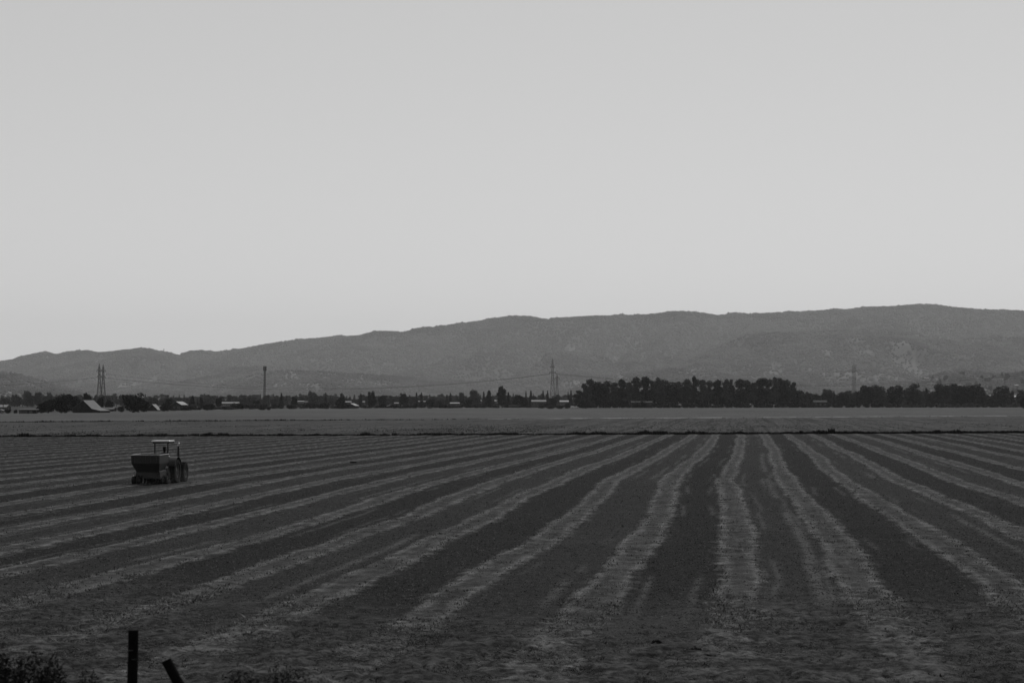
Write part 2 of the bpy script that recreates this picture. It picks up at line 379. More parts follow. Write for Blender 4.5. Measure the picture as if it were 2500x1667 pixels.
def terrain(px, Y):
    px = np.asarray(px, float); Y = np.asarray(Y, float)
    z = ridge(px, Y, MAIN, 11000, 6400, 1.15, 1.0)
    z = np.maximum(z, ridge(px, Y, FRONT, 8300, 5700, .95, 5.0, 1500))
    z = np.maximum(z, ridge(px, Y, SPUR, 7300, 5600, .9, 9.0, 1200))
    z = np.maximum(z, ridge(px, Y, SPUR2, 6600, 5200, .9, 13.0, 1000, .4))
    z = np.maximum(z, ridge(px, Y, LEFT, 5400, 4500, .8, 17.0, 900, .2))
    z = np.maximum(z, ridge(px, Y, LOW, 4700, 4000, .8, 21.0, 900, .2))
    return z - .5
pxs = np.linspace(-500, 3000, 900); Ys = np.concatenate([np.linspace(3950, 9000, 160), np.linspace(9050, 11600, 80), np.linspace(11700, 13900, 12)]) * HK
PX, YY = np.meshgrid(pxs, Ys); ZZ = terrain(PX, YY)
# woodland on the hills: nobody could count it
def meadow(px, Y, z):
    py = HOR - (z - H) / Y * F
    X = (px - CX) / F * Y
    low = sstep(880, 955, py)
    right = sstep(1500, 1750, px) * sstep(2500, 2100, px) * sstep(830, 870, py)
    n = fbm(X / 260 + 3, Y / 1300, 4)
    m = n > (.70 - .46 * low - .26 * right)
    # the named clearings
    def blob(cx, cy, rx, ry, tilt=0): return (((px - cx) / rx) ** 2 + ((py - cy - tilt * (px - cx)) / ry) ** 2) < 1 + .5 * n
    m |= blob(770, 880, 22, 5, .25) | blob(800, 880, 18, 4, -.3) | blob(520, 920, 34, 3, .48) | blob(760, 950, 30, 11) | blob(800, 922, 30, 2.6, .5)
    m |= blob(960, 945, 46, 12, .3) | blob(880, 925, 14, 8) | blob(500, 950, 26, 4, -.3) | blob(1688, 908, 32, 8) | blob(1895, 900, 26, 18) | blob(2150, 900, 22, 3, -.8) | blob(2175, 893, 26, 3, -.8) | blob(1760, 925, 30, 5, .3)
    m |= blob(1392, 850, 14, 9) | blob(1500, 880, 3, 16, 0) | blob(2110, 860, 20, 7) | blob(2085, 830, 20, 6) | blob(2245, 820, 18, 4) | blob(1265, 815, 4, 12) | blob(2020, 860, 14, 6) | blob(1980, 900, 12, 9)
    return m
me = grid_mesh('hills', np.stack([(PX - CX) / F * YY, YY, ZZ], -1), {'meadow': meadow(PX, YY, ZZ).astype(float)})
t = NT('hill_grass', .95, .05); p = t.pos('World'); n = t.noise(p, .004, 6, .65); n2 = t.noise(p, .03, 4, .6)
t.grey(t.math('MULTIPLY', t.mix(t.attr('meadow'), t.rng(n, .35, .65, .058, .078), t.rng(n, .35, .65, .095, .13)), t.rng(n2, .3, .7, .85, 1.12)))
tag(mesh_obj('hills', me, t.m), 'long hazy range of wooded hills across the horizon', kind='structure')

N = 270000
px = RNG.uniform(-480, 2980, N); Y = (4050 + (11200 - 4050) * RNG.random(N) ** .85) * HK
crest = RNG.random(N) < .045; Y = np.where(crest, 11000 * HK + 400 * fbm(px / 220.0, 0 * px + 1.0, 2) + RNG.uniform(-110, 40, N), Y)
z = terrain(px, Y); keep = (z > 3) & (~meadow(px, Y, z) | (RNG.random(N) < .40))
px, Y, z, crest = px[keep], Y[keep], z[keep], crest[keep]
X = (px - CX) / F * Y
sc = RNG.uniform(4.5, 9.5, len(px)) * np.where(crest, np.where(fbm(px / 26, px * 0 + 50, 3) + RNG.normal(0, .2, len(px)) > .30, 1.55, .9) * RNG.uniform(.6, 1.2, len(px)), 1)
me = bpy.data.meshes.new('hill_woodland'); me.vertices.add(len(px))
me.vertices.foreach_set('co', np.stack([X, Y, z + sc * .25], -1).astype(np.float32).reshape(-1))
a = me.attributes.new('sc', 'FLOAT', 'POINT'); a.data.foreach_set('value', sc.astype(np.float32))
a = me.attributes.new('rz', 'FLOAT', 'POINT'); a.data.foreach_set('value', RNG.uniform(0, 6.28, len(px)).astype(np.float32))
wood = mesh_obj('hill_woodland', me, M['hill_tree']); tag(wood, 'dense scrub and oak woodland covering the hills', kind='stuff')
g = bpy.data.node_groups.new('woodland', 'GeometryNodeTree')
g.interface.new_socket('Geometry', in_out='INPUT', socket_type='NodeSocketGeometry'); g.interface.new_socket('Geometry', in_out='OUTPUT', socket_type='NodeSocketGeometry')
gi = g.nodes.new('NodeGroupInput'); go = g.nodes.new('NodeGroupOutput')
ico = g.nodes.new('GeometryNodeMeshIcoSphere'); ico.inputs['Radius'].default_value = 1; ico.inputs['Subdivisions'].default_value = 3
nz = g.nodes.new('ShaderNodeTexNoise'); nz.inputs['Scale'].default_value = 1.7; nz.inputs['Detail'].default_value = 2
sp = g.nodes.new('GeometryNodeSetPosition'); vm = g.nodes.new('ShaderNodeVectorMath'); vm.operation = 'SUBTRACT'; vm.inputs[1].default_value = (.5, .5, .5)
vm2 = g.nodes.new('ShaderNodeVectorMath'); vm2.operation = 'SCALE'; vm2.inputs['Scale'].default_value = 1.5
sm = g.nodes.new('GeometryNodeSetMaterial'); sm.inputs['Material'].default_value = M['hill_tree']
iop = g.nodes.new('GeometryNodeInstanceOnPoints')
na = g.nodes.new('GeometryNodeInputNamedAttribute'); na.data_type = 'FLOAT'; na.inputs['Name'].default_value = 'sc'
nr = g.nodes.new('GeometryNodeInputNamedAttribute'); nr.data_type = 'FLOAT'; nr.inputs['Name'].default_value = 'rz'
cb = g.nodes.new('ShaderNodeCombineXYZ')
gl = g.links.new
gl(nz.outputs[1], vm.inputs[0]); gl(vm.outputs[0], vm2.inputs[0]); gl(ico.outputs[0], sp.inputs['Geometry']); gl(vm2.outputs[0], sp.inputs['Offset'])
gl(sp.outputs[0], sm.inputs[0]); gl(sm.outputs[0], iop.inputs['Instance']); gl(gi.outputs[0], iop.inputs['Points'])
gl(na.outputs[0], iop.inputs['Scale']); gl(nr.outputs[0], cb.inputs['Z']); gl(cb.outputs[0], iop.inputs['Rotation']); gl(iop.outputs[0], go.inputs[0])
md = wood.modifiers.new('woodland', 'NODES'); md.node_group = g

# ------------------------------------------------------------------ weeds and grass (stuff)
def blades(pts, hgt, wid, n, spread, lean=.5, rng=RNG):
    """n triangular blades round each point; hgt: per-point heights"""
    P = np.repeat(pts, n, 0); hh = np.repeat(hgt, n) * rng.uniform(.5, 1.1, len(P))
    a = rng.uniform(0, 6.283, len(P)); r = spread * np.repeat(hgt, n) * np.sqrt(rng.random(len(P)))
    P = P + np.stack([r * np.cos(a), r * np.sin(a), np.zeros(len(P))], -1)
    b = rng.uniform(0, 6.283, len(P)); w = wid * hh * rng.uniform(.6, 1.4, len(P))
    s = np.stack([np.cos(b) * w, np.sin(b) * w, np.zeros(len(P))], -1)
    ln = rng.uniform(0, lean, len(P)) * hh; c = rng.uniform(0, 6.283, len(P))
    T = P + np.stack([ln * np.cos(c), ln * np.sin(c), hh], -1)
    return np.stack([P - s, P + s, T], 1)
# turf tufts near the embankment
n = 42000
tb = RNG.uniform(-.34, .34, n); yy = 1 / (1 / 40 + (1 / 95 - 1 / 40) * RNG.random(n) ** 1.25); xx = tb * yy
lim = 56 + 9 * fbm(xx / 6, yy / 14, 3) - .12 * (xx - TAN * yy)
keep = (RNG.random(n) < 1 - sstep(-8, 14, yy - lim)) & (RNG.random(n) < .35 + .5 * (fbm(xx / 1.2, yy / 1.8, 3) > 0))
xx, yy = xx[keep], yy[keep]
hs = RNG.uniform(.018, .05, len(xx)) * (1 + 1.0 * (RNG.random(len(xx)) < .03))
me = tris_mesh('turf_grass', blades(np.stack([xx, yy, np.full(len(xx), .03)], -1), hs, .30, 5, 1.8, 1.6))
me.materials.append(foliage('turf_grass', .075, .8, .7)); tag(mesh_obj('turf_grass', me, None), 'low tufts of rough grass on the foreground turf', 'grass', kind='stuff')
# loose clods and cut stalks lying over the whole cultivated field: far too many to count
n = 150000
tb = RNG.uniform(-.36, .36, n); yy = 1 / (1 / 44 + (1 / 340 - 1 / 44) * RNG.random(n) ** .8); xx = tb * yy
c = np.stack([xx, yy, np.full(n, .068)], -1); a = RNG.uniform(0, 6.283, n); L_ = RNG.uniform(.010, .034, n) * (1 + yy / 110)
sx = np.stack([np.cos(a) * L_, np.sin(a) * L_, np.zeros(n)], -1); sy = np.stack([-np.sin(a) * L_ * .5, np.cos(a) * L_ * .5, np.zeros(n)], -1)
up = np.stack([np.zeros(n), np.zeros(n), L_ * RNG.uniform(.25, .6, n)], -1)
V = np.concatenate([np.stack([c - sx, c + sy, c + up], 1), np.stack([c + sx, c - sy, c + up], 1), np.stack([c - sy, c - sx, c + up], 1)], 0)
me = tris_mesh('field_clods', V)
t = NT('field_clods', .95, .05); p = t.pos('World'); q = t.voro(p, 1.3); t.grey(t.math('MULTIPLY', t.rng(t.noise(p, 4.0, 3, .6), .40, .60, .02, .12), 1.0))
me.materials.append(t.m); tag(mesh_obj('field_clods', me, None), 'small clods and cut stalks strewn over the cultivated field', 'clods', kind='stuff')
n = 330000
tb = RNG.uniform(-.36, .36, n); yy = 1 / (1 / 50 + (1 / 335 - 1 / 50) * RNG.random(n) ** .75); xx = tb * yy
q = strips(xx, yy); keep = (q[0] > RNG.uniform(-.12, .22, n)) & (RNG.random(n) < .35 + .65 * np.exp(-((np.abs(q[2]) - q[3] + .28) / .22) ** 2)); keep &= fbm(xx / .7, yy / 2.2, 2) + RNG.normal(0, .3, n) > -.1
hs = RNG.uniform(.025, .07, n) * (1 + yy / 260)
me = tris_mesh('cut_straw', blades(np.stack([xx, yy, np.full(n, .075)], -1)[keep], hs[keep], .35, 2, 1.5, 1.8)); print('straw', keep.sum())
me.materials.append(foliage('cut_straw', .135, .5, 2.5)); tag(mesh_obj('cut_straw', me, None), 'loose pale cut straw lying along the strips', 'straw', kind='stuff')
n = 60000
tb = RNG.uniform(-.36, .36, n); yy = 1 / (1 / (edgeY(tb) + 3) + (1 / 640 - 1 / 360) * RNG.random(n) ** .9); xx = tb * yy
keep = fbm(xx / 9, yy / 30, 3) + RNG.normal(0, .35, n) > -.05; keep &= yy < trackYX(xx) - 4
hs = RNG.uniform(.06, .22, n)
me = tris_mesh('crop_stubble', blades(np.stack([xx, yy, np.full(n, .0)], -1)[keep], hs[keep], .5, 2, 1.2, .8))
me.materials.append(foliage('crop_stubble', .046, .6, .5)); tag(mesh_obj('crop_stubble', me, None), 'sparse low crop plants dotting the far field', 'crop', kind='stuff')
# sparse pale residue lying on the strips
# weeds along the field boundary
n = 11000; xx = RNG.uniform(-170, 190, n); yy = edgeYX(xx) + RNG.normal(0, .5, n)
hs = .43 + .12 * np.clip(fbm(xx / 5, xx * 0 + 2, 3) + .35, 0, 1.2) + .22 * sstep(.25, .6, fbm(xx / 2.2, xx * 0 + 9, 2)); hs = hs * RNG.uniform(.7, 1.15, n)
hs *= np.interp(xx, [-90, 0, 30, 90], [.75, .8, 1.1, 1.2]); tall_ = fbm(xx / .9, xx * 0 + 31, 2) + .4 * fbm(xx / 11, xx * 0 + 7, 2) > .52; hs = np.where(tall_, hs * 1.3, hs * .95)
me = tris_mesh('boundary_weeds', blades(np.stack([xx, yy, np.full(n, .0)], -1), hs, .10, 12, .35, .4))
me.materials.append(M['weed_dark']); tag(mesh_obj('boundary_weeds', me, None), 'dark ragged line of weeds along the field boundary', 'weeds', kind='stuff')
# thin weeds along the dirt bank
n = 1500; xx = RNG.uniform(-330, 420, n); yy = trackYX(xx) - 2.6 + RNG.normal(0, .5, n)
hs = RNG.uniform(.15, .5, n) * np.interp(xx, [-60, 0, 420], [1.3, .6, .8])
keep = RNG.random(n) < np.interp(xx, [-100, -20, 30, 420], [1, .7, .3, .45])
me = tris_mesh('bank_weeds', blades(np.stack([xx, yy, np.full(n, .03)], -1)[keep], hs[keep], .3, 8, 1.6, .6))
me.materials.append(M['weed']); tag(mesh_obj('bank_weeds', me, None), 'thin dark weeds along the low dirt bank', 'weeds', kind='stuff')

# ------------------------------------------------------------------ trees
def leaf_faces(blobs, n, size, rng, flat=1.0):
    """leaf-clump quads spread through a list of blobs (x, y, z, rx, rz)"""
    B = np.array(blobs); w = B[:, 3] ** 2 * B[:, 4]; w /= w.sum()
    i = rng.choice(len(B), n, p=w)
    v = rng.normal(size=(n, 3)); v /= np.linalg.norm(v, axis=1)[:, None]
    rr = rng.random(n) ** .45
    c = B[i, :3] + v * rr[:, None] * np.stack([B[i, 3], B[i, 3], B[i, 4]], -1)
    a = rng.normal(size=(n, 3)); a /= np.linalg.norm(a, axis=1)[:, None]
    b = np.cross(a, rng.normal(size=(n, 3))); b /= np.linalg.norm(b, axis=1)[:, None]
    s = size * rng.uniform(.5, 1.35, n)[:, None]; a = a * s; b = b * s * .7
    return np.stack([c - a, c - b * .9 + a * .1, c + a, c + b], 1)
def trunk_mesh(h, r, top, limbs, rng, name='trunk'):
    m = MB(); x = y = 0; pts = [(0, 0, -.4)]
    for i in range(1, 5):
        x += rng.normal(0, .012 * h); y += rng.normal(0, .012 * h); pts.append((x, y, h * top * i / 4))
    m.tube(pts, [r * 1.3, r, r * .8, r * .55, r * .25], 7)
    for i in range(limbs):
        k = rng.integers(1, 4); p = Vector(pts[k]); a = rng.uniform(0, 6.28); l = h * rng.uniform(.14, .26)
        q = p + Vector((math.cos(a) * l * .6, math.sin(a) * l * .6, l)); mid = (p + q) / 2 + Vector((math.cos(a), math.sin(a), -.3)) * l * .12
        m.tube([p, mid, q], [r * .5, r * .35, r * .12], 5)
    me = m.mesh(name, M['bark']); me.polygons.foreach_set('use_smooth', [True] * len(me.polygons)); return me
PROTO = {}
def make_proto(kind, i, mat):
    rng = np.random.default_rng(100 + i * 7 + hash_kind[kind])
    if kind == 'tall':                                      # 28 m high eucalyptus-like
        h = 28; blobs = []
        for j in range(rng.integers(11, 16)):
            f = rng.uniform(.26, .95); a = rng.uniform(0, 6.28); rr = rng.uniform(.4, 4.2) * (1.15 - f * .45); s_ = rng.uniform(1.5, 3.1)
            blobs.append((rr * math.cos(a), rr * math.sin(a), min(h * f, h - s_), s_, s_ * 1.25))
        blobs.append((0, 0, h * .5, 2.4, 8)); blobs.append((rng.normal(0, .9), rng.normal(0, .9), h - 2.6, 2.6, 2.6)); blobs.append((rng.normal(0, 1.8), rng.normal(0, 1.8), h - 4.6, 2.9, 2.4))
        lf = leaf_faces(blobs, 2600, .62, rng); tr = trunk_mesh(h, .45, .85, 6, rng)
    elif kind == 'dense':                                   # low-skirted broad tree, 24 m
        h = 24; blobs = [(0, 0, h * .5, 5.2, 9.5)]
        for j in range(15):
            f = rng.uniform(.12, .9); a = rng.uniform(0, 6.28); rr = 4.2 * math.sin(math.pi * (f * .8 + .12)); s_ = rng.uniform(1.7, 3.0)
            blobs.append((rr * math.cos(a), rr * math.sin(a), min(h * f, h - s_), s_, s_))
        lf = leaf_faces(blobs, 3200, .68, rng); tr = trunk_mesh(h, .5, .7, 4, rng)
    elif kind == 'round':                                   # oak-like, 10 m
        h = 10; blobs = [(0, 0, h * .45, 3.7, 4.3)]
        for j in range(16):
            a = rng.uniform(0, 6.28); f = rng.uniform(.12, .85); rr = 4.0 * math.sqrt(max(.05, 1 - ((f - .5) / .5) ** 2)) * rng.uniform(.6, 1.05); s_ = rng.uniform(.9, 1.7)
            blobs.append((rr * math.cos(a), rr * math.sin(a), min(h * f, h - s_), s_, s_ * .9))
        lf = leaf_faces(blobs, 2500, .42, rng); tr = trunk_mesh(h, .3, .6, 5, rng)
    elif kind == 'conifer':                                 # 15 m
        h = 15; V = []; n = 2200
        f = rng.random(n) ** 1.3 * .93 + .05; a = rng.uniform(0, 6.28, n)
        rad = 3.0 * (1 - f) ** .85 * (.72 + .28 * np.abs(np.sin(f * 30 + a * 1.5))) * rng.random(n) ** .4 + .12
        c = np.stack([rad * np.cos(a), rad * np.sin(a), h * f - .12 * rad], -1)
        aa = np.stack([np.cos(a), np.sin(a), np.full(n, -.25)], -1); bb = np.stack([-np.sin(a), np.cos(a), rng.normal(0, .3, n)], -1)
        s_ = rng.uniform(.25, .65, n)[:, None]
        lf = np.stack([c - aa * s_, c - bb * s_ * .6, c + aa * s_, c + bb * s_ * .6], 1); tr = trunk_mesh(h, .25, .97, 0, rng)
    else:                                                   # shrub, 3 m
        h = 3; blobs = [(0, 0, 1.1, 1.6, 1.1)]
        for j in range(8):
            a = rng.uniform(0, 6.28); rr = rng.uniform(.6, 1.7); s_ = rng.uniform(.5, .9)
            blobs.append((rr * math.cos(a), rr * math.sin(a), rng.uniform(.5, h - .9), s_, s_))
        lf = leaf_faces(blobs, 1100, .26, rng); tr = trunk_mesh(h, .07, .6, 4, rng)
    lf[..., 2] = np.maximum(lf[..., 2], .02)
    cm = tris_mesh('crown', lf, 4); cm.materials.append(M[mat])
    return cm, tr, h
hash_kind = {'tall': 1, 'dense': 2, 'round': 3, 'conifer': 4, 'shrub': 5}
WID = {'tall': 10.5, 'dense': 11.5, 'round': 9.0, 'conifer': 6.0, 'shrub': 4.2}
NAME = {'tall': 'tall_tree', 'dense': 'broad_tree', 'round': 'round_tree', 'conifer': 'conifer_tree', 'shrub': 'shrub'}
def tree(kind, px, Y, h, w, label, group=None, mat='leaf_mid', zb=0.0, cat=None):
    """h, w in metres; copies share the meshes of one of a few grown trees"""
    i = random.randrange(5); key = (kind, i, mat)
    if key not in PROTO: PROTO[key] = make_proto(kind, i, mat)
    cm, tr, hh = PROTO[key]
    e = empty(NAME[kind], ((px - CX) / F * Y, Y, zb), random.uniform(0, 6.28)); s_ = w / WID[kind]; e.scale = (s_, s_, h / hh)
    for nm, m_ in (('crown', cm), ('trunk', tr)):
        o = bpy.data.objects.new(nm, m_); COL.objects.link(o); o.parent = e
    return tag(e, label, cat or ('shrub' if kind == 'shrub' else 'tree'), group)
ORD = ['zeroth', 'first', 'second', 'third', 'fourth', 'fifth', 'sixth', 'seventh', 'eighth', 'ninth', 'tenth', 'eleventh', 'twelfth', 'thirteenth', 'fourteenth', 'fifteenth', 'sixteenth', 'seventeenth', 'eighteenth', 'nineteenth']
def ordn(n):
    if n < 20: return ORD[n]
    T = {2: ('twenty', 'twentieth'), 3: ('thirty', 'thirtieth'), 4: ('forty', 'fortieth'), 5: ('fifty', 'fiftieth')}[n // 10]
    return T[1] if n % 10 == 0 else T[0] + '-' + ORD[n % 10]
def Yb(px): return np.interp(px, [-200, 0, 450, 650, 900, 1300, 2000, 2500, 2700], [960, 1000, 1261, 1526, 1657, 1812, 1959, 2071, 2100])
def size(Y, top, base=None):                                # height of a thing whose top shows at row `top`
    return H + (HOR - top) / F * Y
def wd(Y, wpx): return wpx / F * Y

# the tall row right of the second pylon: px, top row, width px
TALL = [(1412, 952, 24), (1427, 936, 18), (1443, 925, 26), (1465, 928, 38), (1482, 930, 22), (1499, 933, 28), (1520, 926, 20), (1537, 932, 24), (1553, 920, 28), (1577, 919, 26), (1593, 929, 18), (1612, 920, 30), (1635, 928, 34), (1656, 932, 24), (1677, 925, 24), (1696, 918, 18), (1716, 926, 26), (1731, 929, 18), (1752, 927, 28), (1774, 925, 18), (1786, 925, 14), (1809, 926, 30), (1826, 928, 24), (1841, 934, 16), (1859, 923, 34), (1876, 926, 20), (1892, 920, 18), (1907, 920, 26), (1921, 925, 24), (1937, 932, 20)]
for j, (px, top, w) in enumerate(TALL):
    Y = float(Yb(px)) + random.uniform(-12, 40); kind = 'dense' if px in (1465, 1635, 1907, 1921, 1612) else 'tall'
    adj = 'broad full crowned' if kind == 'dense' else ('tall narrow' if w < 20 else 'tall')
    pos = 'at the left end of' if j == 0 else ('at the right end of' if j == len(TALL) - 1 else '%s from the left in' % ordn(j + 1))
    tree(kind, px, Y, size(Y, top), wd(Y, w) * 1.3, '%s dark tree, %s the tallest tree row' % (adj, pos), 'trees of the tallest row', 'leaf_pale' if j % 3 else 'leaf_mid')  # paler leaf tone stands in for sunlit crown tops
# second layer filling the row in; darker leaf paints the shade behind
for j, px in enumerate(range(1440, 1945, 19)):
    px += random.uniform(-5, 5); Y = float(Yb(px)) + random.uniform(50, 90); top = random.uniform(938, 950)
    tree('dense', px, Y, size(Y, top), wd(Y, 30), 'dark leafy tree, %s from the left behind the tallest tree row' % ordn(j + 1), 'trees behind the tallest row', 'leaf_dark')
for j, px in enumerate(range(1420, 1950, 17)):
    px += random.uniform(-4, 4); Y = float(Yb(px)) - random.uniform(14, 24)
    tree('shrub', px, Y, random.uniform(3.2, 8), wd(Y, random.uniform(18, 30)), 'dark shrub, %s from the left at the foot of the tallest tree row' % ordn(j + 1), 'shrubs under the tallest row', 'leaf_dark')  # darkest leaf puts the shade at the row's foot into the colour
# right-hand trees
RIGHT = [('round', 1950, 947, 22), ('round', 1964, 958, 22), ('round', 1979, 955, 24), ('round', 1995, 959, 20), ('dense', 2018, 948, 24), ('conifer', 2036, 953, 11), ('round', 2050, 955, 20), ('dense', 2066, 952, 28), ('round', 2093, 950, 22), ('dense', 2115, 937, 30), ('dense', 2138, 938, 36), ('round', 2156, 948, 22), ('dense', 2187, 937, 34), ('dense', 2227, 935, 34), ('round', 2247, 952, 20), ('conifer', 2261, 946, 16), ('round', 2275, 950, 22), ('dense', 2301, 933, 36), ('dense', 2324, 935, 28), ('dense', 2340, 933, 28), ('dense', 2356, 934, 26), ('dense', 2371, 933, 28), ('dense', 2388, 935, 30), ('round', 2399, 962, 24), ('round', 2417, 964, 22), ('dense', 2447, 938, 34), ('round', 2446, 966, 24), ('round', 2467, 953, 18), ('dense', 2498, 944, 26), ('dense', 2535, 940, 34), ('dense', 2575, 938, 34)]
for j, (kind, px, top, w) in enumerate(RIGHT):
    Y = float(Yb(px)) + random.uniform(-25, 30); dark = 2310 < px < 2400
    what = {'round': 'rounded dark tree', 'dense': 'broad dark tree', 'conifer': 'pointed dark conifer'}[kind]
    if dark and kind == 'dense': what = 'very dark tree of the flat topped clump'
    tree(kind, px, Y, size(Y, top), wd(Y, w) * 1.35, '%s, %s from the left after the tallest row' % (what, ordn(j + 1)), 'trees right of the tallest row', 'leaf_dark' if dark else ('leaf_mid' if j % 3 == 0 else 'leaf_pale'))
for j, px in enumerate(np.arange(1955, 2560, 16)):
    px = px + random.uniform(-5, 5); Y = float(Yb(px)) - random.uniform(30, 45)
    tree('shrub', px, Y, random.uniform(2, 5.0), wd(Y, random.uniform(14, 24)), 'low dark shrub, %s from the left along the foot of the right hand trees' % ordn(j + 1), 'dark shrubs under the right trees', 'leaf_dark')
for j, px in enumerate(list(np.arange(2206, 2262, 8)) + list(np.arange(2292, 2384, 8.5)) + [2455, 2465, 2474, 2484]):
    Y = float(Yb(px)) - random.uniform(50, 60)
    tree('shrub', px, Y, random.uniform(3.5, 5.5), wd(Y, random.uniform(11, 15)), 'pale grey shrub, %s from the left before the dark right hand trees' % ordn(j + 1), 'pale shrubs in front of the right trees', 'scrub')
Y = 1610; tree('round', 2501, Y, 9.5, 7.5, 'nearest very dark round tree cut by the right edge', None, 'leaf_dark')

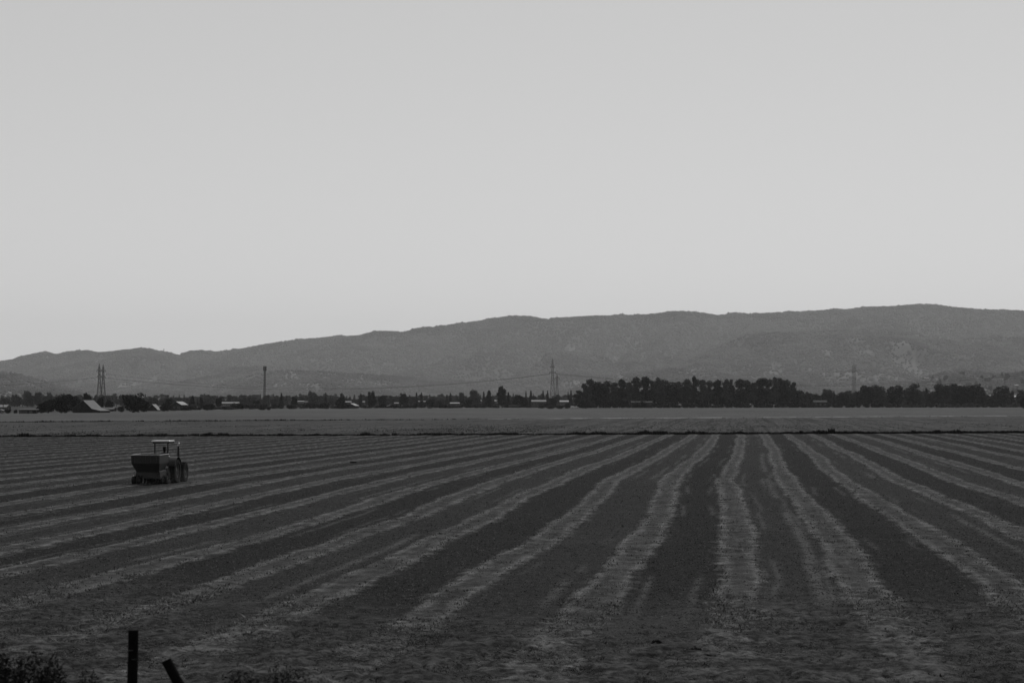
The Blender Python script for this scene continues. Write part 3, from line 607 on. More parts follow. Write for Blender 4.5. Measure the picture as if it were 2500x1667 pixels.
# left and middle trees, each one named by where it stands
NEAR = [
 ('round', 19, 998, 18, 1009, 'leaf_dark', 'small dark bush beside the low shed at the left edge'),
 ('round', 38, 999, 12, 1009, 'leaf_dark', 'small dark bush touching the left end of the low shed'),
 ('round', 118, 973, 42, 1008, 'leaf_dark', 'dark round tree at the left end of the clump before the barn'),
 ('round', 150, 959, 54, 1008, 'leaf_dark', 'largest dark tree in the clump left of the barn'),
 ('round', 181, 961, 46, 1007, 'leaf_dark', 'dark tree between the largest left tree and the barn'),
 ('round', 102, 984, 30, 1008, 'leaf_dark', 'low dark tree at the right end of the low shed'),
 ('round', 213, 957, 30, 1003, 'leaf_dark', 'dark tree rising directly behind the barn ridge'),
 ('round', 244, 967, 24, 1003, 'leaf_dark', 'dark tree behind the lower part of the barn roof'),
 ('round', 265, 975, 22, 1003, 'leaf_mid', 'low dark tree behind the white trailer'),
 ('round', 296, 990, 20, 1006, 'leaf_mid', 'low bush between the white trailer and the big round tree'),
 ('round', 326, 957, 58, 1007, 'leaf_dark', 'big dark round tree right of the barn and trailer'),
 ('round', 352, 976, 30, 1006, 'leaf_dark', 'dark tree between the big round tree and the slanted roof'),
 ('round', 400, 985, 24, 1004, 'leaf_mid', 'bush between the slanted roof and the dark house'),
 ('round', 412, 970, 26, 1002, 'leaf_mid', 'grey tree behind the left wall of the dark house'),
 ('conifer', 470, 965, 23, 997, 'leaf_dark', 'pointed conifer right of the dark house'),
 ('conifer', 491, 969, 20, 998, 'leaf_dark', 'second pointed conifer right of the dark house'),
 ('round', 505, 985, 13, 1002, 'leaf_dark', 'small near black bush standing out into the far field'),
 ('round', 520, 989, 15, 999, 'leaf_dark', 'small dark bush left of the long striped shed'),
 ('round', 534, 968, 19, 998, 'leaf_dark', 'dark tree at the left end of the long striped shed'),
 ('round', 600, 985, 26, 997, 'leaf_dark', 'low hedge like tree right of the long striped shed'),
 ('round', 627, 976, 24, 998, 'leaf_dark', 'round dark tree left of the mast foot'),
 ('round', 640, 994, 22, 1001, 'leaf_dark', 'low black bush at the mast foot'),
 ('round', 656, 993, 12, 1001, 'leaf_dark', 'low black bush just right of the mast foot'),
 ('conifer', 687, 958, 15, 995, 'leaf_mid', 'pointed conifer a little right of the mast'),
 ('round', 719, 967, 20, 996, 'leaf_dark', 'dark tree left of the white house with pale walls'),
 ('round', 765, 953, 32, 993, 'leaf_pale', 'pale rounded tree above the houses left of centre'),
 ('conifer', 795, 957, 12, 995, 'leaf_mid', 'narrow conifer right of the pale rounded tree'),
 ('round', 787, 988, 20, 998, 'leaf_dark', 'low black dome shaped bush at the field edge'),
 ('round', 831, 967, 28, 998, 'leaf_dark', 'dark tree in front of the slanting roofed house'),
 ('round', 836, 958, 18, 993, 'leaf_mid', 'grey tree rising behind the slanting roofed house'),
 ('conifer', 881, 960, 14, 994, 'leaf_mid', 'conifer left of the tall rounded tree before the centre'),
 ('round', 908, 953, 24, 996, 'leaf_dark', 'tall rounded tree before the centre'),
 ('round', 934, 962, 24, 995, 'leaf_mid', 'mid height tree right of the tall rounded tree'),
 ('round', 985, 957, 26, 995, 'leaf_mid', 'broad tree left of the twin conifers'),
 ('conifer', 1017, 957, 13, 994, 'leaf_dark', 'left one of the twin conifers at the centre'),
 ('conifer', 1029, 957, 13, 994, 'leaf_dark', 'right one of the twin conifers at the centre'),
 ('round', 1050, 973, 30, 995, 'leaf_dark', 'low broad dark tree right of the twin conifers'),
 ('round', 1072, 978, 18, 995, 'leaf_mid', 'small tree left of the pale roofed house at the centre'),
 ('conifer', 1100, 958, 14, 994, 'leaf_dark', 'conifer standing over the pale roofed house at the centre'),
 ('round', 1141, 973, 32, 995, 'leaf_dark', 'round dark tree right of the pale roofed house'),
 ('round', 1127, 953, 16, 992, 'leaf_pale', 'slim pale tree behind the round dark tree'),
 ('round', 1160, 948, 30, 992, 'leaf_pale', 'pale rounded far tree left of the tall pillar like tree'),
 ('conifer', 1181, 955, 13, 994, 'leaf_mid', 'slim conifer left of the wide conifer'),
 ('conifer', 1194, 952, 28, 995, 'leaf_dark', 'wide conifer left of the tall pillar like tree'),
 ('dense', 1226, 940, 26, 995, 'leaf_dark', 'tall pillar like tree left of the single pylon'),
 ('conifer', 1241, 956, 14, 995, 'leaf_dark', 'short conifer touching the tall pillar like tree'),
 ('round', 1266, 962, 38, 995, 'leaf_dark', 'broad dark tree left of the single pylon'),
 ('round', 1281, 969, 22, 996, 'leaf_dark', 'darker small tree against the broad tree left of the single pylon'),
 ('conifer', 1284, 953, 10, 993, 'leaf_mid', 'thin conifer behind the broad tree'),
 ('conifer', 1296, 952, 15, 993, 'leaf_dark', 'dense conifer between the broad tree and the single pylon'),
 ('conifer', 1326, 952, 12, 993, 'leaf_dark', 'left one of two conifers just left of the single pylon'),
 ('conifer', 1337, 952, 12, 993, 'leaf_dark', 'right one of two conifers just left of the single pylon'),
 ('round', 1254, 987, 30, 996, 'scrub', 'low pale bush at the field edge left of the single pylon'),
 ('round', 1309, 989, 22, 996, 'scrub', 'small pale bush right of the field edge bush'),
 ('round', 1350, 968, 22, 995, 'leaf_mid', 'tree around the feet of the single pylon'),
 ('round', 1322, 989, 20, 997, 'leaf_dark', 'low black bush left of the single pylon feet'),
 ('round', 1345, 990, 22, 998, 'leaf_dark', 'low black bush in front of the single pylon feet'),
 ('round', 1367, 988, 24, 998, 'leaf_dark', 'low black bush right of the single pylon feet'),
 ('round', 1385, 989, 16, 997, 'leaf_dark', 'low black bush left of the parked van'),
 ('conifer', 1387, 955, 10, 993, 'leaf_mid', 'thin conifer right of the single pylon'),
 ('conifer', 1394, 951, 13, 993, 'leaf_dark', 'pointed conifer at the left end of the tallest row'),
 ('round', 1430, 975, 28, 997, 'leaf_dark', 'round black tree before the left end of the tallest row'),
]
for kind, px, top, w, base, mat, lab in NEAR:
    Y = min(gy(base), 2250); tree(kind, px, Y, (base - top) / F * Y, wd(Y, w) * (1.0 if kind == 'conifer' else 1.0), lab, None, mat)
# distant belts behind them
MARKS = [(-1e9, 'the left edge'), (247, 'the twin pylon'), (438, 'the dark walled house'), (645, 'the radio mast'), (908, 'the tall rounded tree'), (1226, 'the pillar like tree'), (1349, 'the single pylon'), (1925, 'the tallest row'), (2085, 'the slender mast'), (2400, 'the flat topped dark clump')]
def belt(x0, x1, n, Y0, Y1, t0, t1, words, group, mats):
    cnt = {}
    for j in range(n):
        px = x0 + (x1 - x0) * (j + random.random()) / n; Y = random.uniform(Y0, Y1); top = random.uniform(t0, t1)
        kind = random.choice(['conifer', 'conifer', 'round', 'round', 'tall']); w = {'conifer': random.uniform(9, 15), 'round': random.uniform(22, 36), 'tall': random.uniform(14, 20)}[kind]
        mk = [b for a, b in MARKS if a <= px][-1]; what = {'conifer': 'pointed conifer', 'round': 'rounded tree', 'tall': 'upright tree'}[kind]
        cnt[(mk, kind)] = cnt.get((mk, kind), 0) + 1
        rel = 'from' if 'edge' in mk else 'right of'
        tree(kind, px, Y, size(Y, top), wd(Y, w), '%s %s in the %s, %s %s %s' % (words[0], what, words[1], ordn(cnt[(mk, kind)]), rel, mk), group, random.choice(mats))
random.seed(21)
belt(-60, 1420, 160, 2300, 2700, 962, 975, ('hazy', 'nearer belt'), 'nearer distant tree belt', ['leaf_mid', 'leaf_pale'])
belt(-60, 1420, 135, 3300, 3800, 960, 968, ('faint', 'farthest belt'), 'farthest tree belt', ['leaf_mid', 'leaf_pale'])
belt(1930, 2560, 60, 2400, 2900, 952, 966, ('hazy', 'back row'), 'distant trees behind the right hand trees', ['leaf_mid', 'leaf_pale'])
for px, top, w, lab in ((68, 950, 20, 'faint tall rounded tree above the left belt, left of the double pylon'), (93, 953, 22, 'second faint rounded tree above the left belt'), (122, 955, 20, 'third faint rounded tree above the left belt'), (35, 961, 22, 'faint spiky tree near the left edge')):
    Y = 2300; tree('round', px, Y, size(Y, top), wd(Y, w), lab, None, 'leaf_pale')
cnt = {}
for px in np.arange(455, 1410, 15.5):
    px = float(px) + random.uniform(-6, 6); Y = float(Yb(px)) + random.uniform(5, 90); mk = [b for a, b in MARKS if a <= px][-1]; cnt[mk] = cnt.get(mk, 0) + 1
    tree('shrub', px, Y, random.uniform(2.2, 5.5), random.uniform(5, 11), 'low shrub along the far edge of the fields, %s right of %s' % (ordn(cnt[mk]), mk), 'shrubs along the far field edge', random.choice(['leaf_dark', 'leaf_mid', 'leaf_pale']))
# trees on the low hill at right
for j in range(26):
    px = 2270 + 290 * (j + random.random()) / 26; kd = random.choice(['rounded', 'rounded', 'pointed']); Y = random.uniform(4150, 4720) * HK; z = float(terrain(px, Y))
    tree('conifer' if kd == 'pointed' else 'round', px, Y, random.uniform(16, 26), random.uniform(16, 26), 'hazy %s on the low hill at the right edge, %s tree from its left' % (kd, ordn(j + 1)), 'trees on the low right hill', 'leaf_mid', z)

# ------------------------------------------------------------------ buildings
def gable(name, px, Y, w, dpt, hw, hr, rz, wall, roof, label, cat='house', wins=3, base_z=0.0, group=None, door=True, over=.35, open_front=False):
    """w across, dpt deep, wall height hw, ridge height hr; ridge runs along local y when dpt > w else along x"""
    e = empty(name, ((px - CX) / F * Y, Y, base_z), rz); tag(e, label, cat, group)
    x, y = w / 2, dpt / 2; m = MB()
    m.add([(-x, -y, 0), (x, -y, 0), (x, -y, hw), (0, -y, hr), (-x, -y, hw), (-x, y, 0), (x, y, 0), (x, y, hw), (0, y, hr), (-x, y, hw)],
          [(0, 1, 2, 3, 4), (9, 8, 7, 6, 5), (1, 6, 7, 2), (5, 0, 4, 9)]); m.build('wall', M[wall], e)
    sl = (hr - hw) / x
    for s_ in (-1, 1):
        r = MB(); t_ = .14; xe = x + over; ze = hw - sl * over
        a = [(0, -y - over, hr + .02), (s_ * xe, -y - over, ze + .02), (s_ * xe, y + over, ze + .02), (0, y + over, hr + .02)]
        b = [(p_[0], p_[1], p_[2] + t_) for p_ in a]
        f = [(0, 1, 2, 3), (7, 6, 5, 4), (0, 4, 5, 1), (1, 5, 6, 2), (2, 6, 7, 3), (3, 7, 4, 0)]
        if s_ < 0: f = [tuple(reversed(q)) for q in f]
        r.add(a + b, f); r.build('roof', M[roof], e)
    for i in range(wins):
        cx = -x + w * (i + .8) / (wins + .6)
        f = MB(); f.box((cx, -y - .03, hw * .55), (1.3, .08, 1.2)); fo = f.build('window', M['wall_pale'], e)
        g_ = MB(); g_.box((cx, -y - .085, hw * .55), (1.05, .03, .95)); g_.build('pane', M['glass'], fo)
    if door:
        d_ = MB(); d_.box((x * .62, -y - .04, 1.05), (1.1, .08, 2.1)); d_.build('door', M['wall_dark'], e)
    return e
def longhouse(*a, **k): return gable(*a, **k)
# the barn: dark gable to the camera, broken roof slope falling to the right
Y = gy(1007.5); s_ = F / Y
b = empty('barn', ((214 - CX) / F * Y, Y, 0), R(-10)); tag(b, 'dark timber barn with a long pale roof slope falling right among the left trees', 'barn')
P2 = [(-5.6, 0), (9.0, 0), (9.0, .95), (4.6, 2.0), (0, 6.3), (-5.6, 2.2)]
m = MB(); m.add([(p_[0], -6, p_[1]) for p_ in P2] + [(p_[0], 8, p_[1]) for p_ in P2], [(0, 1, 2, 3, 4, 5), (11, 10, 9, 8, 7, 6), (1, 7, 8, 2), (6, 0, 5, 11)]); m.build('wall', M['wall_dark'], b)
for nm, (a0, a1), mat in (('roof', ((0, 6.3), (4.75, 1.95)), 'roof_grey'), ('lean_to_roof', ((4.6, 2.0), (9.3, .92)), 'roof_grey'), ('roof', ((0, 6.3), (-6.0, 1.95)), 'roof_grey')):
    r = MB(); a = [(a0[0], -6.4, a0[1] + .04), (a1[0], -6.4, a1[1] + .04), (a1[0], 8.4, a1[1] + .04), (a0[0], 8.4, a0[1] + .04)]; c = [(q[0], q[1], q[2] + .16) for q in a]
    f = [(0, 1, 2, 3), (7, 6, 5, 4), (0, 4, 5, 1), (1, 5, 6, 2), (2, 6, 7, 3), (3, 7, 4, 0)]
    r.add(a + c, f); r.build(nm, M[mat], b)
d_ = MB(); d_.box((.4, -6.06, 1.7), (3.2, .1, 3.3)); d_.build('door', M['wall_dark'], b)
# low open shed at the left
Y = gy(1009.3)
e = empty('shed', ((68 - CX) / F * Y, Y, 0), 0); tag(e, 'long low flat roofed shed with pale wall panels at the far left', 'shed')
m = MB(); m.box((0, 2.2, .85), (8.2, .15, 1.7)); m.box((-4.05, .7, .85), (.12, 2.8, 1.7)); m.box((4.05, .7, .85), (.12, 2.8, 1.7)); m.build('wall', M['wall_dark'], e)
m = MB(); m.box((.3, .7, 1.95), (9.4, 3.9, .16), rx=R(4)); m.build('roof', M['roof_grey'], e)
for i, (cx, w_) in enumerate(((-3.3, 1.3), (-1.9, 1.1), (-.6, 1.0), (1.5, 1.6))):
    m = MB(); m.box((cx, -.78, .78), (w_, .1, 1.3)); m.build('wall_panel', M['wall_mid'], e)
for cx in (-4.0, -2.55, .2, 2.6, 4.0):
    m = MB(); m.box((cx, -.75, .9), (.14, .14, 1.8)); m.build('post', M['wall_dark'], e)
gable('house', 4, gy(1003), 7, 9, 2.4, 3.7, R(80), 'wall_mid', 'roof_pale', 'pale roofed house cut off by the left edge', wins=2)
gable('outbuilding', 2, gy(1009), 2.4, 3, 1.5, 1.9, 0, 'wall_pale', 'roof_pale', 'small pale outbuilding at the very left edge', 'outbuilding', wins=1, door=False)
gable('house', 262, gy(1004), 5.6, 9, 1.3, 2.2, R(85), 'wall_dark', 'roof_grey', 'low grey roofed building between the barn and the trailer', wins=1)
# white trailer
def trailer(px, py, w, h, label):
    Y = gy(py); e = empty('trailer', ((px - CX) / F * Y, Y, 0), R(8)); tag(e, label, 'trailer')
    MB().box((0, 0, .55 + h / 2), (w, 2.1, h), bev=.2).build('body', M['wall_pale'], e)
    for s_ in (-.5, .5):
        MB().lathe([(0.001, -.12), (.35, -.12), (.35, .12), (0.001, .12)], (s_, -1.0, .35), n=16).build('wheel', M['rubber'], e)
    MB().box((-w * .2, -1.07, .75 + h * .55), (.9, .04, .5)).build('window', M['glass'], e)
    MB().tube([(w / 2, 0, .5), (w / 2 + 1.1, 0, .45)], .05).build('drawbar', M['rust'], e)
trailer(280, 1002.5, 4.2, 1.55, 'white caravan trailer parked between the barn and the big round tree')
gable('shed', 376, gy(1003), 6.4, 7, .9, 4.0, R(-8), 'wall_dark', 'roof_pale', 'small shed with a bright slanted roof right of the big tree', 'shed', wins=0)
gable('house', 438, gy(1002), 7.6, 8, 3.7, 5.7, R(-22), 'wall_dark', 'roof_pale', 'dark walled house with a bright roof slope left of the conifers', wins=2)
def vehicle(px, py, L_, label, van=False, cat='car', rz=0, group=None):
    Y = gy(py); e = empty('parked_van' if van else 'parked_car', ((px - CX) / F * Y, Y, 0), rz); tag(e, label, cat, group)
    m = MB(); a = L_ / 2
    sil = [(-a, .35), (a, .35), (a, .95), (a * .75, 1.0), (a * .5, 1.9), (-a * .97, 2.0), (-a, 1.9)] if van else [(-a, .35), (a, .35), (a, .8), (a * .55, .92), (a * .25, 1.42), (-a * .5, 1.44), (-a * .8, .98), (-a, .9)]
    n = len(sil); m.add([(q[0], -.9, q[1]) for q in sil] + [(q[0], .9, q[1]) for q in sil], [tuple(range(n)), tuple(range(2 * n - 1, n - 1, -1))] + [((i + 1) % n, i, n + i, n + (i + 1) % n) for i in range(n)])
    m.build('body', M['car_pale'], e)
    MB().box((a * .1, -.91, 1.5 if van else 1.18), (a * .7, .04, .4)).build('window', M['glass'], e)
    for s_ in (-.62, .62):
        for q in (-.85, .85):
            w_ = MB(); V = []
            w_.lathe([(.001, -.11), (.34, -.11), (.34, .11), (.001, .11)], (0, 0, 0), n=14)
            ob = w_.build('wheel', M['rubber'], e); ob.location = (s_ * a, q, .34); ob.rotation_euler = (0, 0, R(90))
vehicle(466, 999, 5.2, 'white van parked just right of the dark walled house', True, 'van')
vehicle(1403, 996, 7.0, 'long white van parked under the left end of the tallest row', True, 'van')
vehicle(1375, 996.5, 4.4, 'small pale car parked right of the single pylon feet')
# long striped shed
def long_building(px0, px1, ytop, ybase, Y, label, roof='roof_pale', wall='wall_mid', cat='building', bays=6, name='long_building', z=None):
    w = (px1 - px0) / F * Y; h = (ybase - ytop) / F * Y if z is None else (ybase - ytop) / F * Y
    zb = H + (HOR - ybase) / F * Y
    e = empty(name, (((px0 + px1) / 2 - CX) / F * Y, Y, zb), 0); tag(e, label, cat)
    if zb > .3: MB().box((0, 4, -zb / 2 - .2), (w * .98, 7.9, zb + .4)).build('ground_floor', M['wall_dark'], e)
    MB().box((0, 4, h * .35), (w, 8, h * .7)).build('wall', M[wall], e)
    m = MB(); x = w / 2 + .4
    m.add([(-x, -.5, h * .7), (x, -.5, h * .7), (x, 4, h), (-x, 4, h), (x, 8.5, h * .7), (-x, 8.5, h * .7), (-x, -.5, h * .66), (x, -.5, h * .66)], [(0, 1, 2, 3), (3, 2, 4, 5), (6, 7, 1, 0), (1, 4, 2), (0, 3, 5), (5, 4, 7, 6)])
    m.build('roof', M[roof], e)
    for i in range(bays):
        MB().box((-w / 2 + w * (i + .5) / bays, -.04, h * .36), (w / bays * .45, .07, h * .32)).build('window', M['glass'], e)
    return e
long_building(541, 582, 981, 992, 1900, 'long pale striped shed left of the mast', bays=9, wall='wall_pale')
long_building(726, 741, 978, 985, 2250, 'small white house with striped front right of the mast', bays=5, wall='wall_pale', cat='house', name='house')
long_building(742, 757, 979, 986, 2250, 'low grey roofed house beside the small white striped house', bays=2, roof='roof_grey', cat='house', name='house')
long_building(841, 857, 979, 987, 2250, 'house with a pale roof behind the dark tree left of centre', bays=2, cat='house', name='house')
gable('house', 860, 1720, 9, 8, 2.2, 4.2, R(-20), 'wall_dark', 'roof_pale', 'low house whose slanting pale roof faces the field left of centre', wins=1)
long_building(877, 890, 979, 986, 2250, 'small pale house left of the tall rounded tree', bays=2, cat='house', name='house')
long_building(925, 935, 978, 985, 2250, 'tiny pale house right of the tall rounded tree', bays=2, wall='wall_pale', cat='house', name='house')
long_building(963, 982, 982, 991, 2000, 'low grey house under the broad tree left of the twin conifers', bays=3, roof='roof_grey', cat='house', name='house')
long_building(1020, 1038, 978, 987, 2100, 'house with a pale band of roof below the twin conifers', bays=3, roof='roof_grey', cat='house', name='house')
long_building(1099, 1121, 982, 991, 1950, 'brightest pale roofed house at the centre of the treeline', bays=3, cat='house', name='house')
long_building(1156, 1176, 976, 985, 2250, 'grey roofed house left of the wide conifer', bays=2, roof='roof_grey', cat='house', name='house')
long_building(1208, 1219, 976, 985, 2150, 'small bright walled house left of the tall pillar like tree', bays=2, cat='house', wall='wall_pale', name='house')
long_building(1298, 1333, 976, 990, 2080, 'long low pale roofed building left of the single pylon', bays=6, roof='roof_grey', wall='wall_mid')
long_building(1366, 1388, 977, 989, 2080, 'striped pale building right of the single pylon', bays=7, wall='wall_pale')
long_building(1542, 1592, 979, 990, 1850, 'grey farmhouse in the gap low in the tallest row', bays=5, roof='roof_dark', wall='wall_dark', cat='house', name='house')
long_building(1987, 2019, 977, 992, 1915, 'grey hip roofed house among the trees right of the tallest row', bays=3, roof='roof_dark', wall='wall_dark', cat='house', name='house')
long_building(2455, 2500, 965, 980, 2350, 'long white roofed building near the right edge', bays=5, roof='roof_pale', wall='wall_dark')
# far buildings on the lower slopes
def on_ground(px, py):
    for Y in np.arange(3960 * HK, 11000 * HK, 20.0):
        z = float(terrain(px, Y))
        if HOR - (z - H) / Y * F <= py and z > 0: return Y, z
    return 4500.0, 0.0
far_list = [(1294, 945, 34, 'longest white far building at the foot of the hills above the single pylon'), (1211, 952, 40, 'wide pale far building above the tall pillar like tree'), (1301, 953, 22, 'small white far house right below the longest far building'), (1155, 932, 10, 'white speck of a house on the hillside left of the single pylon'), (1345, 947, 26, 'pale far building just left of the single pylon body'), (1372, 948, 26, 'pale far building just right of the single pylon'), (1388, 956, 20, 'low far building above the thin conifer'), (2230, 921, 22, 'white far house on the slope above the right trees'), (2262, 926, 14, 'small far house right of the white slope house'), (2284, 930, 14, 'grey far house at the left foot of the low right hill'), (2357, 922, 16, 'pale far house halfway up the low right hill'), (2385, 928, 18, 'pale far house low on the low right hill'), (2418, 922, 14, 'small far house between two hill trees at right'), (2446, 930, 18, 'far house above the right edge trees'), (2494, 921, 18, 'white far house high on the low right hill at the edge'), (2486, 944, 22, 'bright striped far house just above the white roof at right'), (1980, 944, 28, 'long faint building at the hill foot right of the tallest row')]
for px, py, w, lab in far_list:
    Y, z = on_ground(px, py + 1); zz = max(z, 0) - .5
    e = empty('far_house', ((px - CX) / F * Y, Y - 2, zz), random.uniform(-.3, .3)); tag(e, lab, 'house')
    w *= 1.6; MB().box((0, 0, 2.2), (w * .8, 8, 4.6)).build('wall', M['wall_pale'], e)
    x = w * .4 + .5; e.scale = (1, 1, 1.4); m = MB(); m.add([(-x, -4.6, 4.4), (x, -4.6, 4.4), (x, 0, 6.4), (-x, 0, 6.4), (x, 4.6, 4.4), (-x, 4.6, 4.4)], [(0, 1, 2, 3), (3, 2, 4, 5), (1, 4, 2), (0, 3, 5), (0, 5, 4, 1)]); m.build('roof', M['roof_pale'], e)
    for i in range(3): MB().box((-w * .27 + w * .27 * i, -4.04, 2.4), (w * .1, .07, 1.4)).build('window', M['glass'], e)

# ------------------------------------------------------------------ pylons, masts, wires
def lattice(m, levels, r):
    """levels: (z, half width); X bracing on four sides"""
    for (z0, a), (z1, b) in zip(levels[:-1], levels[1:]):
        c0 = [(-a, -a, z0), (a, -a, z0), (a, a, z0), (-a, a, z0)]; c1 = [(-b, -b, z1), (b, -b, z1), (b, b, z1), (-b, b, z1)]
        for i in range(4):
            j = (i + 1) % 4
            m.tube([c0[i], c1[j]], r, 4, False); m.tube([c0[j], c1[i]], r, 4, False); m.tube([c1[i], c1[j]], r, 4, False)
def pylon(px, Y, ht, label, wbase=3.6, arms=((.70, 4.0), (.83, 3.2)), rl=.19, rb=.08, rz=.0, group=None, mat='steel', peak=True):
    e = empty('power_pylon', ((px - CX) / F * Y, Y, 0), rz); tag(e, label, 'pylon', group)
    lv = [(0, wbase), (ht * .14, wbase * .80), (ht * .27, wbase * .63), (ht * .39, wbase * .49), (ht * .50, wbase * .38), (ht * .60, wbase * .30), (ht * .70, wbase * .24), (ht * .78, wbase * .22), (ht * .86, wbase * .20), (ht * .93, wbase * .14)]
    for sx, sy in ((-1, -1), (1, -1), (1, 1), (-1, 1)):
        MB().tube([(sx * w_, sy * w_, z) for z, w_ in lv] + [(0, 0, ht)], [rl] * len(lv) + [rl * .5], 5).build('leg', M[mat], e)
    m = MB(); lattice(m, lv, rb); m.build('bracing', M[mat], e)
    for f, w_ in arms:
        z = ht * f; m = MB(); q = wbase * .22
        for s_ in (-1, 1):
            m.tube([(s_ * q, -q, z), (s_ * w_, 0, z + .3)], rb * 1.3, 4); m.tube([(s_ * q, q, z), (s_ * w_, 0, z + .3)], rb * 1.3, 4); m.tube([(s_ * q, 0, z + 1.8), (s_ * w_, 0, z + .3)], rb * 1.3, 4)
        m.tube([(-w_, 0, z + .1), (w_, 0, z + .1)], rb * 2.2, 5)
        m.build('crossarm', M[mat], e)
        for s_ in (-1, 1):
            MB().lathe([(.05, 0), (.2, -.1), (.08, -.3), (.2, -.5), (.08, -.7), (.2, -.9), (.08, -1.1), (.2, -1.3), (.05, -1.5)], (s_ * w_, 0, z + .1), 'Z', 8).build('insulator', M['mast'], e)
    return e
YP = 2000
pylon(242.5, YP, 43, 'left lattice tower of the twin pylon above the barn', 3.3, ((.70, 2.2), (.84, 2.4)), mat='mast')
pylon(252, YP + 6, 42.5, 'right lattice tower of the twin pylon above the barn', 3.3, ((.70, 2.2), (.84, 2.4)), mat='mast')
pylon(1349, YP, 48, 'tall single lattice pylon with a needle top left of the tallest tree row', 3.4, ((.705, 3.2), (.82, 2.2)), mat='mast')
pylon(1360, YP + 25, 33, 'short lattice pylon standing directly behind the tall single one', 3.0, ((.86, 2.4),), mat='mast')
pylon(400, 10900 * HK, 50, 'faint tiny pylon on the hill crest above the left conifers', 4, ((.75, 7), (.9, 5)), rl=.9, rb=.4).location.z = float(terrain(400, 10900 * HK)) - 1
def wire(p0, p1, sag, label, rad=.11, n=40):
    m = MB(); p0 = Vector(p0); p1 = Vector(p1); c = (p0 + p1) / 2
    m.tube([p0.lerp(p1, i / n) - Vector((0, 0, 4 * sag * (i / n) * (1 - i / n))) - c for i in range(n + 1)], rad, 5, True)
    tag(m.build('power_line', M['wire'], None, c), label, 'power line', 'high voltage lines')
def W(px, z, dY=0): return ((px - CX) / F * (YP + dY), YP + dY, z)
zA = 43 * .70 - 1.3; zB = 48 * .705 - 1.3
wire(W(246, zA + .6), W(1342, zB), 13.5, 'sagging power line nearest above the trees from twin pylon to single pylon')
wire(W(258, zA + 4), W(1355, zB + 1.2, 3), 14.5, 'upper power line from the twin pylon to the single pylon', .08)
wire(W(-420, zA + 2), W(236, zA + .6), 9, 'power line leaving the frame left of the twin pylon', .09)
wire(W(1357, zB), W(2600, 36), 13.5, 'power line dipping behind the tallest row right of the single pylon')
wire(W(1357, zB + .9, 3), W(2600, 38.5), 14, 'upper power line right of the single pylon', .08)
# cell mast at left of centre
def mast(px, Y, ht, wb, wt, label, lean=0, ant=True, step=1.8, rl=.12, rb=.05, mat='mast'):
    e = empty('radio_mast', ((px - CX) / F * Y, Y, 0)); e.rotation_euler = (0, lean, R(20)); tag(e, label, 'mast')
    n = int(ht / step); lv = [(ht * i / n, wb + (wt - wb) * i / n) for i in range(n + 1)]
    for sx, sy in ((-1, -1), (1, -1), (1, 1), (-1, 1)):
        MB().tube([(sx * w_, sy * w_, z) for z, w_ in (lv[0], lv[-1])], rl, 5).build('leg', M[mat], e)
    m = MB(); lattice(m, lv, rb); m.build('bracing', M[mat], e)
    if ant:
        m = MB(); m.box((0, 0, ht - 3.6), (1.9, 1.9, .14)); m.build('antenna_platform', M[mat], e)
        for a in range(6):
            an = a * math.pi / 3; MB().box((1.15 * math.cos(an), 1.15 * math.sin(an), ht - 1.4), (.22, .3, 3.6), an).build('antenna', M[mat], e)
    MB().tube([(0, 0, ht), (0, 0, ht + 1.6)], .05).build('lightning_rod', M[mat], e)
mast(645, gy(998.5), 32.5, .62, .42, 'dark lattice radio mast with antennas left of centre', R(1.0))
mast(2085, 1990, 41, 1.35, 1.35, 'slender even width lattice mast among the right hand trees', 0, False, 3.4, .11, .05)
def utility_pole(px, py, ht, label, Y=None):
    Y = Y or gy(py); e = empty('utility_pole', ((px - CX) / F * Y, Y, 0)); tag(e, label, 'pole')
    MB().tube([(0, 0, -.3), (0, 0, ht)], [.2, .12], 8).build('pole', M['bark'], e)
    MB().box((0, 0, ht - .7), (2.2, .14, .16)).build('crossarm', M['bark'], e)
    for x in (-.95, -.3, .3, .95): MB().lathe([(.04, 0), (.07, .05), (.03, .12), (.06, .18), (.001, .22)], (x, 0, ht - .62), 'Z', 8).build('insulator', M['glass'], e)
utility_pole(424, 1001, 10.2, 'thin utility pole beside the dark walled house')
utility_pole(8, 1006, 9, 'thin utility pole near the left edge')

# ------------------------------------------------------------------ tractor, spreader, driver
Y0 = gy(1180); X0 = (398 - CX) / F * Y0; HEAD = -math.atan(TAN)
GZ = .07
tr = empty('tractor', (X0, Y0, GZ), HEAD); tag(tr, 'dark farm tractor with white canopy and upright exhaust driving away along the strips', 'tractor')
def wheel(parent, x, y, r, w, side, rim=.62, name='wheel'):
    wv = empty(name, (x, y, r)); wv.parent = parent
    n = 40
    prof = [(r * rim, -w / 2), (r * .93, -w / 2), (r * .985, -w * .36), (r * .985, w * .36), (r * .93, w / 2), (r * rim, w / 2), (r * rim, -w / 2)]
    ty = MB().lathe(prof, n=n)
    if r > .5:
        for i in range(20):
            a = 2 * math.pi * i / 20
            for s_ in (-1, 1):
                c = (s_ * w * .24, math.cos(a + s_ * .08) * r * .99, math.sin(a + s_ * .08) * r * .99)
                ty.box(c, (w * .5, .06, .07), 0, rx=a + s_ * .08 + math.pi / 2)
    ty.build('tyre', M['rubber'], wv)
    d_ = side * w * .18
    MB().lathe([(.001, d_ + side * .05), (r * .16, d_ + side * .05), (r * .2, d_), (r * .45, d_ - side * .06), (r * .56, d_ + side * .02), (r * rim, d_ + side * .1), (r * rim + .01, d_ - side * .16), (.001, d_ - side * .1)], n=n).build('rim', M['rim_paint'], wv, smooth=True)
    return wv
def wheel_obj(*a, **k):
    return wheel(*a, **k)
